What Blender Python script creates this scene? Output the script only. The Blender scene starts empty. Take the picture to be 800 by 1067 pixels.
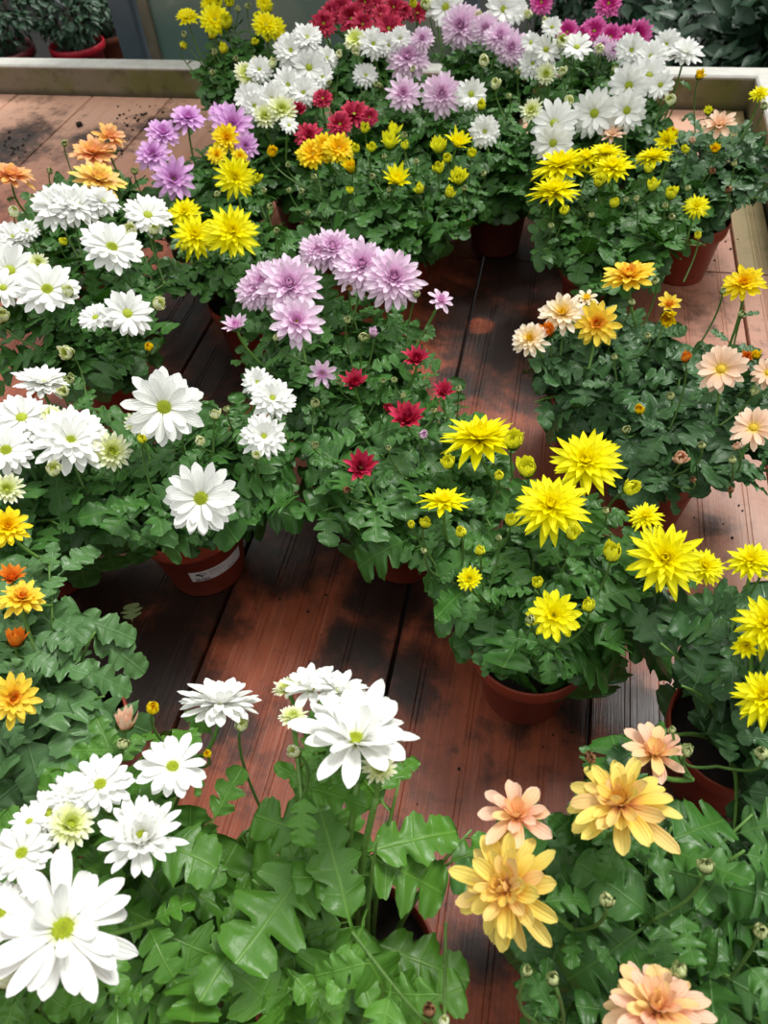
import bpy, math, random
import numpy as np
PI = math.pi
rng = np.random.default_rng(11)
random.seed(4)
BENCH_Z = 0.75            # height of the bench boards above the floor
H = 0.85                  # camera above the boards

# ------------------------------------------------------------------ camera frame (solved from the board joints and the rear rim)
F, CX, CY = 801.0, 400.0, 533.5
def nz(v):
    v = np.asarray(v, float); return v / np.linalg.norm(v)
Yc = nz([260, 966, 801]); Xc = np.array([4429, -528, -801.0]); Xc = nz(Xc - Yc * np.dot(Xc, Yc))
Zc = np.cross(Xc, Yc)
if np.dot(Zc, [350838, -3755889, 4415694]) > 0: Zc = -Zc
CAM = np.array([0, 0, H + BENCH_Z])
def P(px, py, z=0.0):
    """point on the sight line of a photo position at height z above the boards"""
    r = np.array([px - CX, CY - py, F]); w = np.array([r @ Xc, r @ Yc, r @ Zc]); t = (z - H) / w[2]
    return w * t + CAM
def Q(p):
    p = np.asarray(p, float) - CAM
    c = p[..., 0:1] * Xc + p[..., 1:2] * Yc + p[..., 2:3] * Zc
    return np.stack([CX + F * c[..., 0] / c[..., 2], CY - F * c[..., 1] / c[..., 2], c[..., 2]], -1)
RIGHT = np.array([Xc[0], Yc[0], Zc[0]]); UP = np.array([Xc[1], Yc[1], Zc[1]]); FWD = np.array([Xc[2], Yc[2], Zc[2]])

scene = bpy.context.scene
COL = scene.collection

# ------------------------------------------------------------------ node helpers
class NT:
    def __init__(s, m):
        m.use_nodes = True; s.t = m.node_tree; s.n = s.t.nodes; s.n.clear(); s.m = m
    def new(s, typ, **kw):
        n = s.n.new(typ)
        for k, v in kw.items():
            if k.startswith('i_'): n.inputs[k[2:].replace('_', ' ')].default_value = v
            else: setattr(n, k, v)
        return n
    def ln(s, a, b): s.t.links.new(a, b)
    def math(s, op, a, b=None, clamp=False):
        n = s.n.new('ShaderNodeMath'); n.operation = op; n.use_clamp = clamp
        for i, x in enumerate((a, b)):
            if x is None: continue
            if isinstance(x, (int, float)): n.inputs[i].default_value = x
            else: s.ln(x, n.inputs[i])
        return n.outputs[0]
    def mix(s, fac, a, b, typ='MIX'):
        n = s.n.new('ShaderNodeMix'); n.data_type = 'RGBA'; n.blend_type = typ
        for sock, x in ((n.inputs['Factor'], fac), (n.inputs['A'], a), (n.inputs['B'], b)):
            if isinstance(x, (int, float)): sock.default_value = x
            elif isinstance(x, tuple): sock.default_value = (*x, 1) if len(x) == 3 else x
            else: s.ln(x, sock)
        return n.outputs['Result']
    def ramp(s, fac, stops, interp='LINEAR'):
        n = s.n.new('ShaderNodeValToRGB'); cr = n.color_ramp; cr.interpolation = interp
        while len(cr.elements) < len(stops): cr.elements.new(0.5)
        for e, (p, c) in zip(cr.elements, stops):
            e.position = p; e.color = (c, c, c, 1) if isinstance(c, (int, float)) else (*c, 1)
        s.ln(fac, n.inputs[0]); return n.outputs[0]
    def noise(s, vec=None, scale=5, detail=4, rough=.55, dist=0):
        n = s.new('ShaderNodeTexNoise'); n.inputs['Scale'].default_value = scale
        n.inputs['Detail'].default_value = detail; n.inputs['Roughness'].default_value = rough; n.inputs['Distortion'].default_value = dist
        if vec is not None: s.ln(vec, n.inputs['Vector'])
        return n.outputs[0]
    def mapping(s, vec, scale=(1, 1, 1), loc=(0, 0, 0), rot=(0, 0, 0)):
        n = s.new('ShaderNodeMapping'); n.inputs['Scale'].default_value = scale; n.inputs['Location'].default_value = loc
        n.inputs['Rotation'].default_value = rot; s.ln(vec, n.inputs['Vector']); return n.outputs[0]
    def bump(s, h, strength=.3, dist=.01, normal=None):
        n = s.new('ShaderNodeBump'); n.inputs['Strength'].default_value = strength; n.inputs['Distance'].default_value = dist
        s.ln(h, n.inputs['Height'])
        if normal is not None: s.ln(normal, n.inputs['Normal'])
        return n.outputs[0]
    def principled(s, color, rough=.5, normal=None, spec=.5, metal=0, coat=0):
        n = s.new('ShaderNodeBsdfPrincipled')
        for k, x in (('Base Color', color), ('Roughness', rough), ('Normal', normal), ('Specular IOR Level', spec), ('Metallic', metal), ('Coat Weight', coat)):
            if x is None: continue
            if isinstance(x, tuple): n.inputs[k].default_value = (*x, 1)
            elif isinstance(x, (int, float)): n.inputs[k].default_value = x
            else: s.ln(x, n.inputs[k])
        return n.outputs[0]
    def out(s, sh):
        o = s.new('ShaderNodeOutputMaterial'); s.ln(sh, o.inputs[0]); return s.m
    def translucent(s, sh, color, fac, normal=None):
        t = s.new('ShaderNodeBsdfTranslucent'); s.ln(color, t.inputs[0]) if not isinstance(color, tuple) else None
        if normal is not None: s.ln(normal, t.inputs['Normal'])
        m = s.new('ShaderNodeMixShader'); m.inputs[0].default_value = fac; s.ln(sh, m.inputs[1]); s.ln(t.outputs[0], m.inputs[2]); return m.outputs[0]

def srgb(r, g, b):
    f = lambda c: (c / 255 / 12.92) if c / 255 <= .04045 else ((c / 255 + .055) / 1.055) ** 2.4
    return (f(r), f(g), f(b))

def leaf_material(name, dark, light, vein, rough=.36, trans=.22):
    m = bpy.data.materials.new(name); t = NT(m)
    uv = t.new('ShaderNodeUVMap').outputs[0]; sep = t.new('ShaderNodeSeparateXYZ'); t.ln(uv, sep.inputs[0])
    u, y = sep.outputs[0], sep.outputs[1]
    at = t.new('ShaderNodeAttribute', attribute_name='pc'); s3 = t.new('ShaderNodeSeparateColor'); t.ln(at.outputs['Color'], s3.inputs[0])
    rnd, young = s3.outputs[0], s3.outputs[1]
    geo = t.new('ShaderNodeNewGeometry')
    tc = t.new('ShaderNodeTexCoord').outputs['Object']
    n1 = t.noise(tc, 22, 3); n2 = t.noise(tc, 160, 3)
    base = t.mix(t.ramp(rnd, [(0, 0.0), (1, 1.0)]), dark, light)
    base = t.mix(t.math('MULTIPLY', young, .75), base, tuple(min(1, c * k) for c, k in zip(light, (1.7, 1.45, 1.0))))
    base = t.mix(t.ramp(n1, [(.35, 0.0), (.7, .45)]), base, tuple(c * .68 for c in dark))
    ay = t.math('ABSOLUTE', t.math('SUBTRACT', y, .5))
    mid = t.ramp(ay, [(0.0, 1.0), (.006, .9), (.016, 0.0)])
    side = t.ramp(u, [(.30, 0.0), (.315, 1.0), (.33, 0.0), (.50, 0.0), (.515, 1.0), (.53, 0.0), (.72, 0.0), (.73, 1.0), (.74, 0.0)])
    veins = t.math('MAXIMUM', mid, t.math('MULTIPLY', side, .45))
    base = t.mix(t.math('MULTIPLY', veins, .42), base, vein)
    under = t.mix(.55, base, tuple(min(1, c * 1.5 + .02) for c in light))
    base = t.mix(geo.outputs['Backfacing'], base, under)
    hgt = t.math('ADD', t.math('MULTIPLY', veins, -1.0), t.math('MULTIPLY', n2, .9))
    hgt = t.math('ADD', hgt, t.math('MULTIPLY', n1, 1.2))
    nb = t.bump(hgt, .38, .0016)
    rgh = t.ramp(t.noise(tc, 45, 2), [(.35, rough - .04), (.7, rough + .16)])
    sh = t.principled(base, rgh, nb, spec=.45)
    tcol = t.mix(.5, base, tuple(min(1, c * k) for c, k in zip(light, (1.9, 1.8, .6))))
    return t.out(t.translucent(sh, tcol, trans, nb))

LEAF = {
    'dark':   leaf_material('leaf_blue_green', srgb(20, 52, 24), srgb(52, 92, 44), srgb(110, 150, 90), trans=.15),
    'mid':    leaf_material('leaf_green', srgb(16, 50, 12), srgb(54, 102, 32), srgb(130, 165, 80), trans=.16),
    'bright': leaf_material('leaf_bright_green', srgb(16, 50, 8), srgb(72, 122, 28), srgb(144, 184, 80), trans=.13),
    'grey':   leaf_material('leaf_grey_green', srgb(28, 66, 28), srgb(80, 120, 66), srgb(140, 170, 120), trans=.15),
}

def petal_material(name, base, mid, tip, inner=None, trans=.25, rough=.5, var=None, mp=.4, streak=.0):
    """base>mid>tip along a petal; 'inner' is the colour of the petals nearest the heart"""
    m = bpy.data.materials.new(name); t = NT(m)
    uv = t.new('ShaderNodeUVMap').outputs[0]; sep = t.new('ShaderNodeSeparateXYZ'); t.ln(uv, sep.inputs[0])
    u, v = sep.outputs[0], sep.outputs[1]
    at = t.new('ShaderNodeAttribute', attribute_name='pc'); s3 = t.new('ShaderNodeSeparateColor'); t.ln(at.outputs['Color'], s3.inputs[0])
    rnd, lay = s3.outputs[0], s3.outputs[1]
    c = t.ramp(u, [(0.0, base), (mp, mid), (.95, tip)])
    if inner is not None:
        c = t.mix(t.ramp(lay, [(0.0, 1.0), (.55, 0.0)]), c, inner)
    if var is not None:
        c = t.mix(t.ramp(rnd, [(.35, 0.0), (1.0, .8)]), c, var)
    w = t.math('SINE', t.math('MULTIPLY', v, 26.0)); 
    if streak: c = t.mix(t.math('MULTIPLY', t.ramp(w, [(.3, 0.0), (1.0, 1.0)]), streak), c, tuple(x * .75 for x in mid))
    tc = t.new('ShaderNodeTexCoord').outputs['Object']
    h = t.math('ADD', t.math('MULTIPLY', w, .35), t.noise(tc, 140, 2))
    nb = t.bump(h, .3, .0012)
    sh = t.principled(c, rough, nb, spec=.25)
    return t.out(t.translucent(sh, c, trans, nb))

PET = {
    'white':  petal_material('petal_white', srgb(236, 242, 170), srgb(251, 251, 247), srgb(252, 252, 250), mp=.14),
    'cream':  petal_material('petal_cream_green', srgb(206, 220, 90), srgb(244, 248, 180), srgb(253, 254, 234), inner=srgb(230, 238, 130), mp=.45),
    'yellow': petal_material('petal_lemon_yellow', srgb(250, 232, 0), srgb(255, 246, 0), srgb(255, 250, 20), inner=srgb(255, 240, 0), trans=.3),
    'golden': petal_material('petal_golden_yellow', srgb(250, 200, 0), srgb(255, 224, 0), srgb(255, 232, 30), inner=srgb(250, 196, 0)),
    'amber':  petal_material('petal_amber', srgb(244, 140, 20), srgb(255, 214, 40), srgb(255, 230, 90), inner=srgb(232, 100, 30), var=srgb(255, 224, 70)),
    'orange': petal_material('petal_orange', srgb(220, 84, 24), srgb(240, 132, 40), srgb(246, 160, 50)),
    'pale':   petal_material('petal_pale_peach', srgb(255, 220, 50), srgb(255, 232, 180), srgb(255, 240, 224), inner=srgb(255, 220, 50)),
    'peach':  petal_material('petal_peach', srgb(252, 220, 80), srgb(250, 208, 172), srgb(254, 222, 198), streak=.1, mp=.32),
    'salmon': petal_material('petal_salmon', srgb(236, 140, 70), srgb(248, 176, 126), srgb(253, 202, 146), var=srgb(252, 204, 100)),
    'sunset': petal_material('petal_yellow_peach', srgb(240, 148, 104), srgb(254, 222, 100), srgb(255, 234, 124), inner=srgb(250, 206, 100), var=srgb(248, 206, 150), mp=.45, streak=.08),
    'blush':  petal_material('petal_blush', srgb(244, 170, 84), srgb(248, 190, 160), srgb(254, 216, 190), inner=srgb(250, 196, 140), var=srgb(254, 226, 140), streak=.12),
    'pink':   petal_material('petal_light_pink', srgb(236, 166, 214), srgb(248, 214, 242), srgb(253, 232, 249), inner=srgb(232, 172, 218), streak=.08),
    'mauve':  petal_material('petal_mauve', srgb(212, 130, 208), srgb(230, 172, 232), srgb(240, 196, 242), inner=srgb(220, 142, 214), streak=.08),
    'crimson': petal_material('petal_crimson', srgb(140, 12, 38), srgb(190, 28, 60), srgb(208, 56, 86), inner=srgb(150, 12, 44), var=srgb(214, 60, 104), trans=.12),
    'magenta': petal_material('petal_magenta', srgb(196, 40, 130), srgb(226, 76, 168), srgb(240, 130, 196), inner=srgb(200, 40, 134), trans=.15),
    'lemonbud': petal_material('petal_lemon_bud', srgb(200, 214, 60), srgb(240, 240, 50), srgb(255, 252, 60), trans=.15),
    'greenbud': petal_material('petal_green_bud', srgb(96, 132, 60), srgb(140, 168, 96), srgb(214, 220, 160), trans=.1),
    'brown':  petal_material('petal_brown_bud', srgb(90, 68, 38), srgb(134, 96, 66), srgb(170, 124, 90), trans=.05),
}

def simple_material(name, c, rough=.5, bump=0, bscale=60, var=.0, spec=.5, metal=0):
    m = bpy.data.materials.new(name); t = NT(m)
    tc = t.new('ShaderNodeTexCoord').outputs['Object']; n = t.noise(tc, bscale, 4)
    col = t.mix(t.ramp(n, [(.3, 0.0), (.75, 1.0)]), c, tuple(x * (1 - var) for x in c))
    return t.out(t.principled(col, rough, t.bump(n, bump, .002) if bump else None, spec=spec, metal=metal))

STEM = simple_material('stem_green', srgb(106, 148, 66), .45, .2, 200, .3)
STEM_D = simple_material('stem_dark', srgb(58, 84, 40), .5, .2, 200, .4)
CALYX = simple_material('calyx_green', srgb(92, 128, 60), .5, .2, 300, .25)
DISC = simple_material('disc_green_yellow', srgb(170, 184, 20), .6, .5, 500, .35)
DISC_Y = simple_material('disc_yellow', srgb(226, 190, 20), .6, .5, 500, .3)
PRINT = simple_material('label_print', srgb(40, 42, 46), .6)
STICK = simple_material('label_paper', srgb(214, 212, 214), .5)
SOIL = simple_material('potting_soil', srgb(40, 30, 24), .95, 1.0, 90, .6)

def pot_material(name, c):
    m = bpy.data.materials.new(name); t = NT(m)
    tc = t.new('ShaderNodeTexCoord').outputs['Object']
    n = t.noise(tc, 22, 5, .65); n2 = t.noise(tc, 90, 3)
    col = t.mix(t.ramp(n, [(.4, 0.0), (.72, .7)]), c, tuple(x * .45 for x in c))
    col = t.mix(t.ramp(n2, [(.62, 0.0), (.8, .25)]), col, srgb(150, 120, 100))
    return t.out(t.principled(col, .42, t.bump(n2, .12, .002), spec=.45))
POT = pot_material('pot_plastic', srgb(150, 62, 42))
POT_D = pot_material('pot_plastic_brown', srgb(112, 50, 38))

def board_material():
    m = bpy.data.materials.new('bench_boards'); t = NT(m)
    tc = t.new('ShaderNodeTexCoord').outputs['Object']; sep = t.new('ShaderNodeSeparateXYZ'); t.ln(tc, sep.inputs[0])
    X, Y = sep.outputs[0], sep.outputs[1]
    grain = t.noise(t.mapping(tc, (60, 3, 1)), 1.6, 5, .65)
    fine = t.noise(t.mapping(tc, (240, 5, 1)), 1.5, 3, .6)
    blot = t.noise(tc, 9, 8, .62, .3); blot2 = t.noise(tc, 28, 6, .7)
    # board-to-board tone
    bid = t.math('FLOOR', t.math('DIVIDE', t.math('ADD', X, .137 + 2.4), .24))
    wn = t.new('ShaderNodeTexWhiteNoise', noise_dimensions='1D'); t.ln(bid, wn.inputs['W'])
    c = t.mix(t.ramp(blot, [(.35, 0.0), (.65, 1.0)]), srgb(118, 54, 30), srgb(162, 82, 50))
    c = t.mix(t.math('MULTIPLY', wn.outputs[0], .35), c, srgb(166, 92, 68))
    c = t.mix(t.ramp(grain, [(.4, 0.0), (.7, .5)]), c, srgb(104, 52, 38))
    c = t.mix(t.ramp(fine, [(.58, 0.0), (.72, .4)]), c, srgb(196, 132, 104))
    # dry dusty, paler towards the rear rim
    dry = t.ramp(Y, [(0.0, 0.0), (1.0, 1.0)])
    dmap = t.new('ShaderNodeMapRange'); t.ln(Y, dmap.inputs[0]); dmap.inputs[1].default_value = 1.35; dmap.inputs[2].default_value = 1.95
    xm = t.new('ShaderNodeMapRange'); t.ln(X, xm.inputs[0]); xm.inputs[1].default_value = .08; xm.inputs[2].default_value = .42
    dryf = t.math('MAXIMUM', dmap.outputs[0], t.math('MULTIPLY', xm.outputs[0], .8))
    c = t.mix(t.math('MULTIPLY', dryf, .85), c, srgb(220, 172, 146))
    # black algae stains where water stands (own shapes)
    total = None
    for (bx, by, r, k) in STAINS:
        v = t.new('ShaderNodeVectorMath', operation='DISTANCE'); cmb = t.new('ShaderNodeCombineXYZ')
        t.ln(X, cmb.inputs[0]); t.ln(Y, cmb.inputs[1]); t.ln(cmb.outputs[0], v.inputs[0]); v.inputs[1].default_value = (bx, by, 0)
        mr = t.new('ShaderNodeMapRange', interpolation_type='SMOOTHSTEP'); t.ln(v.outputs['Value'], mr.inputs[0])
        mr.inputs[1].default_value = r; mr.inputs[2].default_value = 0; mr.inputs[3].default_value = 0; mr.inputs[4].default_value = k
        total = mr.outputs[0] if total is None else t.math('MAXIMUM', total, mr.outputs[0])
    cl = None
    for (bx, by, r) in CLEAN:
        v = t.new('ShaderNodeVectorMath', operation='DISTANCE'); cmb = t.new('ShaderNodeCombineXYZ')
        t.ln(X, cmb.inputs[0]); t.ln(Y, cmb.inputs[1]); t.ln(cmb.outputs[0], v.inputs[0]); v.inputs[1].default_value = (bx, by, 0)
        mr = t.new('ShaderNodeMapRange', interpolation_type='SMOOTHSTEP'); t.ln(v.outputs['Value'], mr.inputs[0])
        mr.inputs[1].default_value = r * .55; mr.inputs[2].default_value = r * 1.15; mr.inputs[3].default_value = .15; mr.inputs[4].default_value = 1
        cl = mr.outputs[0] if cl is None else t.math('MULTIPLY', cl, mr.outputs[0])
    total = t.math('MULTIPLY', total, cl)
    broad = t.noise(tc, 4.5, 9, .66, .8)
    sn = t.math('ADD', t.math('MULTIPLY', broad, .6), t.math('MULTIPLY', blot2, .4))
    st = t.math('ADD', t.math('MULTIPLY', total, .62), t.math('MULTIPLY', t.math('SUBTRACT', sn, .5), 2.4))
    film = t.ramp(st, [(.02, 0.0), (.30, .8)])
    stain = t.ramp(st, [(.26, 0.0), (.50, .95)])
    stain = t.math('MULTIPLY', stain, t.ramp(grain, [(.25, 1.0), (.8, .8)]))
    c = t.mix(film, c, srgb(60, 32, 22))
    spots = t.ramp(t.math('ADD', t.math('MULTIPLY', blot2, .7), t.math('MULTIPLY', blot, .3)), [(.56, 0.0), (.66, .55)])
    c = t.mix(spots, c, srgb(62, 38, 30))
    c = t.mix(stain, c, srgb(30, 22, 18))
    # moss on one board at the far right
    mm = t.new('ShaderNodeMapRange'); t.ln(X, mm.inputs[0]); mm.inputs[1].default_value = .342; mm.inputs[2].default_value = .35
    my = t.new('ShaderNodeMapRange'); t.ln(Y, my.inputs[0]); my.inputs[1].default_value = 1.36; my.inputs[2].default_value = 1.40
    c = t.mix(t.math('MULTIPLY', t.math('MULTIPLY', mm.outputs[0], my.outputs[0]), .75), c, srgb(122, 116, 60))
    rgh = t.math('ADD', t.ramp(blot, [(.35, .3), (.7, .52)]), t.math('MULTIPLY', dryf, .15))
    hgt = t.math('ADD', t.math('MULTIPLY', grain, .6), t.math('ADD', t.math('MULTIPLY', fine, .5), t.math('MULTIPLY', blot2, .5)))
    return t.out(t.principled(c, rgh, t.bump(hgt, .4, .0025), spec=.5))
def bl(px, py, r, k=1.0):
    p = P(px, py); return (p[0], p[1], r, k)
STAINS = [bl(300, 585, .17), bl(235, 565, .16), bl(370, 670, .12), bl(395, 620, .12), bl(150, 700, .19), bl(200, 640, .15), bl(120, 620, .15), bl(430, 700, .09),
          bl(190, 350, .24), bl(230, 400, .18), bl(520, 345, .20), bl(540, 290, .2), bl(490, 320, .16), bl(575, 400, .13, .8), bl(460, 650, .07, .8),
          bl(660, 740, .08), bl(600, 745, .06), bl(720, 830, .11), bl(330, 560, .12), bl(420, 560, .12), bl(100, 150, .18, .8),
          bl(170, 130, .14, .7), bl(10, 155, .20, .9), bl(500, 990, .06, .7), bl(490, 400, .10, .8), bl(240, 760, .07, .7), bl(740, 545, .05, .6), bl(540, 760, .04, .6)]
CLEAN = [bl(305, 655, .055)[:3], bl(500, 340, .03)[:3], bl(700, 690, .05)[:3]]


# ------------------------------------------------------------------ mesh helpers
class MB:
    def __init__(s): s.V = []; s.Fq = []; s.Ft = []; s.uv = []; s.pc = []; s.n = 0
    def add(s, V, Fq=None, Ft=None, uv=None, pc=(0, 0)):
        V = np.asarray(V, float).reshape(-1, 3); k = len(V)
        s.V.append(V)
        if Fq is not None and len(Fq): s.Fq.append(np.asarray(Fq) + s.n)
        if Ft is not None and len(Ft): s.Ft.append(np.asarray(Ft) + s.n)
        s.uv.append(np.zeros((k, 2)) if uv is None else np.asarray(uv).reshape(-1, 2))
        p = np.asarray(pc, float); s.pc.append(np.tile(p, (k, 1)) if p.ndim == 1 else p)
        s.n += k
    def mesh(s, name, mat, smooth=True):
        me = bpy.data.meshes.new(name)
        V = np.concatenate(s.V); q = np.concatenate(s.Fq) if s.Fq else np.zeros((0, 4), int); tr = np.concatenate(s.Ft) if s.Ft else np.zeros((0, 3), int)
        idx = np.concatenate([q.ravel(), tr.ravel()]).astype(np.int32)
        tot = np.concatenate([np.full(len(q), 4), np.full(len(tr), 3)]).astype(np.int32)
        st = np.concatenate([[0], np.cumsum(tot)[:-1]]).astype(np.int32)
        me.vertices.add(len(V)); me.vertices.foreach_set('co', V.astype(np.float32).ravel())
        me.loops.add(len(idx)); me.loops.foreach_set('vertex_index', idx)
        me.polygons.add(len(tot)); me.polygons.foreach_set('loop_start', st); me.polygons.foreach_set('loop_total', tot)
        me.polygons.foreach_set('use_smooth', np.full(len(tot), smooth))
        uv = np.concatenate(s.uv)[idx]; l = me.uv_layers.new(name='UVMap'); l.data.foreach_set('uv', uv.astype(np.float32).ravel())
        pc = np.concatenate(s.pc); a = me.color_attributes.new('pc', 'FLOAT_COLOR', 'POINT')
        a.data.foreach_set('color', np.column_stack([pc, np.zeros(len(pc)), np.ones(len(pc))]).astype(np.float32).ravel())
        me.update(calc_edges=True); me.validate(); me.materials.append(mat); return me
    def obj(s, name, mat, parent=None, loc=(0, 0, 0), mw=None, smooth=True):
        if not s.V: return None
        o = bpy.data.objects.new(name, s.mesh(name, mat, smooth)); COL.objects.link(o); o.parent = parent
        if mw is not None: o.matrix_local = mw
        else: o.location = loc
        return o

def grid_faces(nr, nc, closed=False):
    i = np.arange(nr - 1)[:, None] * nc; m = nc if closed else nc - 1; j = np.arange(m)[None]; j2 = (j + 1) % nc
    return np.stack([i + j, i + j2, i + nc + j2, i + nc + j], -1).reshape(-1, 4)

def tube(mb, pts, rad, n=6):
    pts = np.asarray(pts, float); k = len(pts); rad = np.broadcast_to(rad, k)
    T = np.gradient(pts, axis=0); T /= np.linalg.norm(T, axis=1)[:, None] + 1e-9
    ref = np.array([1.0, 0, 0]) if abs(T[0][0]) < .8 else np.array([0, 1.0, 0])
    A = np.cross(T, ref); A /= np.linalg.norm(A, axis=1)[:, None] + 1e-9; B = np.cross(T, A)
    th = np.linspace(0, 2 * PI, n, endpoint=False)
    V = pts[:, None] + rad[:, None, None] * (A[:, None] * np.cos(th)[None, :, None] + B[:, None] * np.sin(th)[None, :, None])
    V = V.reshape(-1, 3); V = np.vstack([V, pts[-1]]); Fq = grid_faces(k, n, True)
    e = (k - 1) * n; Ft = [[e + j, e + (j + 1) % n, k * n] for j in range(n)]
    mb.add(V, Fq, Ft)

def lathe(mb, prof, n=40, cx=0, cy=0):
    prof = np.asarray(prof, float); th = np.linspace(0, 2 * PI, n, endpoint=False)
    V = np.stack([cx + prof[:, 0:1] * np.cos(th), cy + prof[:, 0:1] * np.sin(th), np.repeat(prof[:, 1:2], n, 1)], -1)
    mb.add(V, grid_faces(len(prof), n, True))

def box(mb, x0, x1, y0, y1, z0, z1, bev=0.0):
    b = min(bev, (x1 - x0) / 2.5, (y1 - y0) / 2.5, (z1 - z0) / 2.5)
    if b <= 0:
        V = [[x, y, z] for z in (z0, z1) for y in (y0, y1) for x in (x0, x1)]
        mb.add(V, [[0, 2, 3, 1], [4, 5, 7, 6], [0, 1, 5, 4], [2, 6, 7, 3], [0, 4, 6, 2], [1, 3, 7, 5]]); return
    rings = []
    for z, o in ((z0, b), (z0 + b, 0), (z1 - b, 0), (z1, b)):
        rings.append([[x0 + b, y0 + o, z], [x1 - b, y0 + o, z], [x1 - o, y0 + b, z], [x1 - o, y1 - b, z], [x1 - b, y1 - o, z], [x0 + b, y1 - o, z], [x0 + o, y1 - b, z], [x0 + o, y0 + b, z]])
    V = np.array(rings).reshape(-1, 3); Fq = grid_faces(4, 8, True).tolist()
    Fq += [[24, 25, 26, 27], [24, 27, 28, 31], [28, 29, 30, 31], [0, 3, 2, 1], [0, 7, 4, 3], [4, 7, 6, 5]]
    mb.add(V, Fq)

def empty(name, loc, label=None, cat=None, group=None):
    o = bpy.data.objects.new(name, None); COL.objects.link(o); o.location = loc; o.empty_display_size = .05
    if label: o['label'] = label
    if cat: o['category'] = cat
    if group: o['group'] = group
    return o
def tag(o, label=None, cat=None, group=None, kind=None):
    for k, v in (('label', label), ('category', cat), ('group', group), ('kind', kind)):
        if v: o[k] = v
    return o

# ------------------------------------------------------------------ leaves
def leaf_width(u, r, teeth, simple):
    c1, c2 = .40 + r.normal() * .014, .665 + r.normal() * .014
    env = np.interp(u, [0, .12, .25, .40, .53, .67, .82, 1], [.22, .24, .27, .29, .32, .30, .245, .22])
    def lobe(a, b, p=2.0): 
        t_ = np.clip((u - (a + b) / 2) / ((b - a) / 2), -1, 1); return np.sqrt(np.maximum(0, 1 - np.abs(t_) ** p))
    l = np.maximum.reduce([lobe(.14, c1 - .016, 2.2), lobe(c1 + .022, c2 - .014, 2.3), lobe(c2 + .022, 1.0, 2.2)])
    fl = (.48 if simple else .22 + .12 * r.random()) * np.interp(u, [0, .15, .28, .72, .85], [.12, .2, .9, 1.0, 0])
    if simple: l = l * .85
    e = env * np.maximum(l * (1 - fl) + fl, 0)
    if simple: e = e * .72
    e = e * (1 + teeth * .06 * np.cos((u - .53) * 2 * PI / .098 + r.normal() * .4) * np.interp(u, [.2, .3, .92, 1], [0, 1, 1, 0]))
    return np.maximum(e, .013 * (u < .9) + .0)
def leaf_template(nu, nv, bend, seed, fold=.22):
    r = np.random.default_rng(seed)
    u = np.linspace(0, 1, nu)
    sides = [leaf_width(u, r, 1.0 if nu > 30 else 0, seed % 4 == 3) for _ in (0, 1)]
    v = np.linspace(-1, 1, nv + 1)
    U, Vv = np.meshgrid(u, v, indexing='ij')
    W = np.where(Vv < 0, sides[0][:, None], sides[1][:, None])
    y = Vv * W
    x = U * .9 + .42 * np.abs(y) * (1 - .8 * U); x = x / x.max()
    a = np.abs(y)
    z = fold * a - 1.1 * fold * a ** 2 / .3 + .028 * np.sin(U * 17 + Vv * 3 + seed) * np.abs(Vv) + .012 * np.sin(U * 40 + seed * 2) * np.abs(Vv)
    # bend along the length
    ang = -bend * x; zz = z + (np.cos(bend * x) - 1) / max(bend, 1e-3) if bend > 0 else z + (1 - np.cos(bend * x)) / max(-bend, 1e-3)
    xx = np.sin(abs(bend) * x) / abs(bend)
    tw = r.normal() * .25
    yy = y * np.cos(tw * x) - (zz * 0 + z) * np.sin(tw * x); zz = zz + y * np.sin(tw * x)
    V = np.stack([xx, yy, zz], -1).reshape(-1, 3)
    uv = np.stack([U, y + .5], -1).reshape(-1, 2)
    return V, grid_faces(nu, nv + 1), uv
TPL_HI = [leaf_template(44, 8, b, i) for i, b in enumerate((.5, .9, 1.25, .25, .7, 1.05, -.35, .6))]
TPL_LO = [leaf_template(26, 4, b, i) for i, b in enumerate((.5, .9, 1.25, .25, .7, 1.05, -.35, .6))]

def add_leaf(mb, base, d, n, L, wid=1.0, young=0.0, hi=True, k=None):
    d = nz(d); n = np.asarray(n, float); n = n - d * np.dot(n, d); n = nz(n); s = np.cross(n, d)
    T = (TPL_HI if hi else TPL_LO); T = T[rng.integers(len(T)) if k is None else k]
    V, Fq, uv = T
    W = base + L * (V[:, 0:1] * d + wid * V[:, 1:2] * s + V[:, 2:3] * n)
    mb.add(W, Fq, None, uv, (rng.random(), young))

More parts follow.
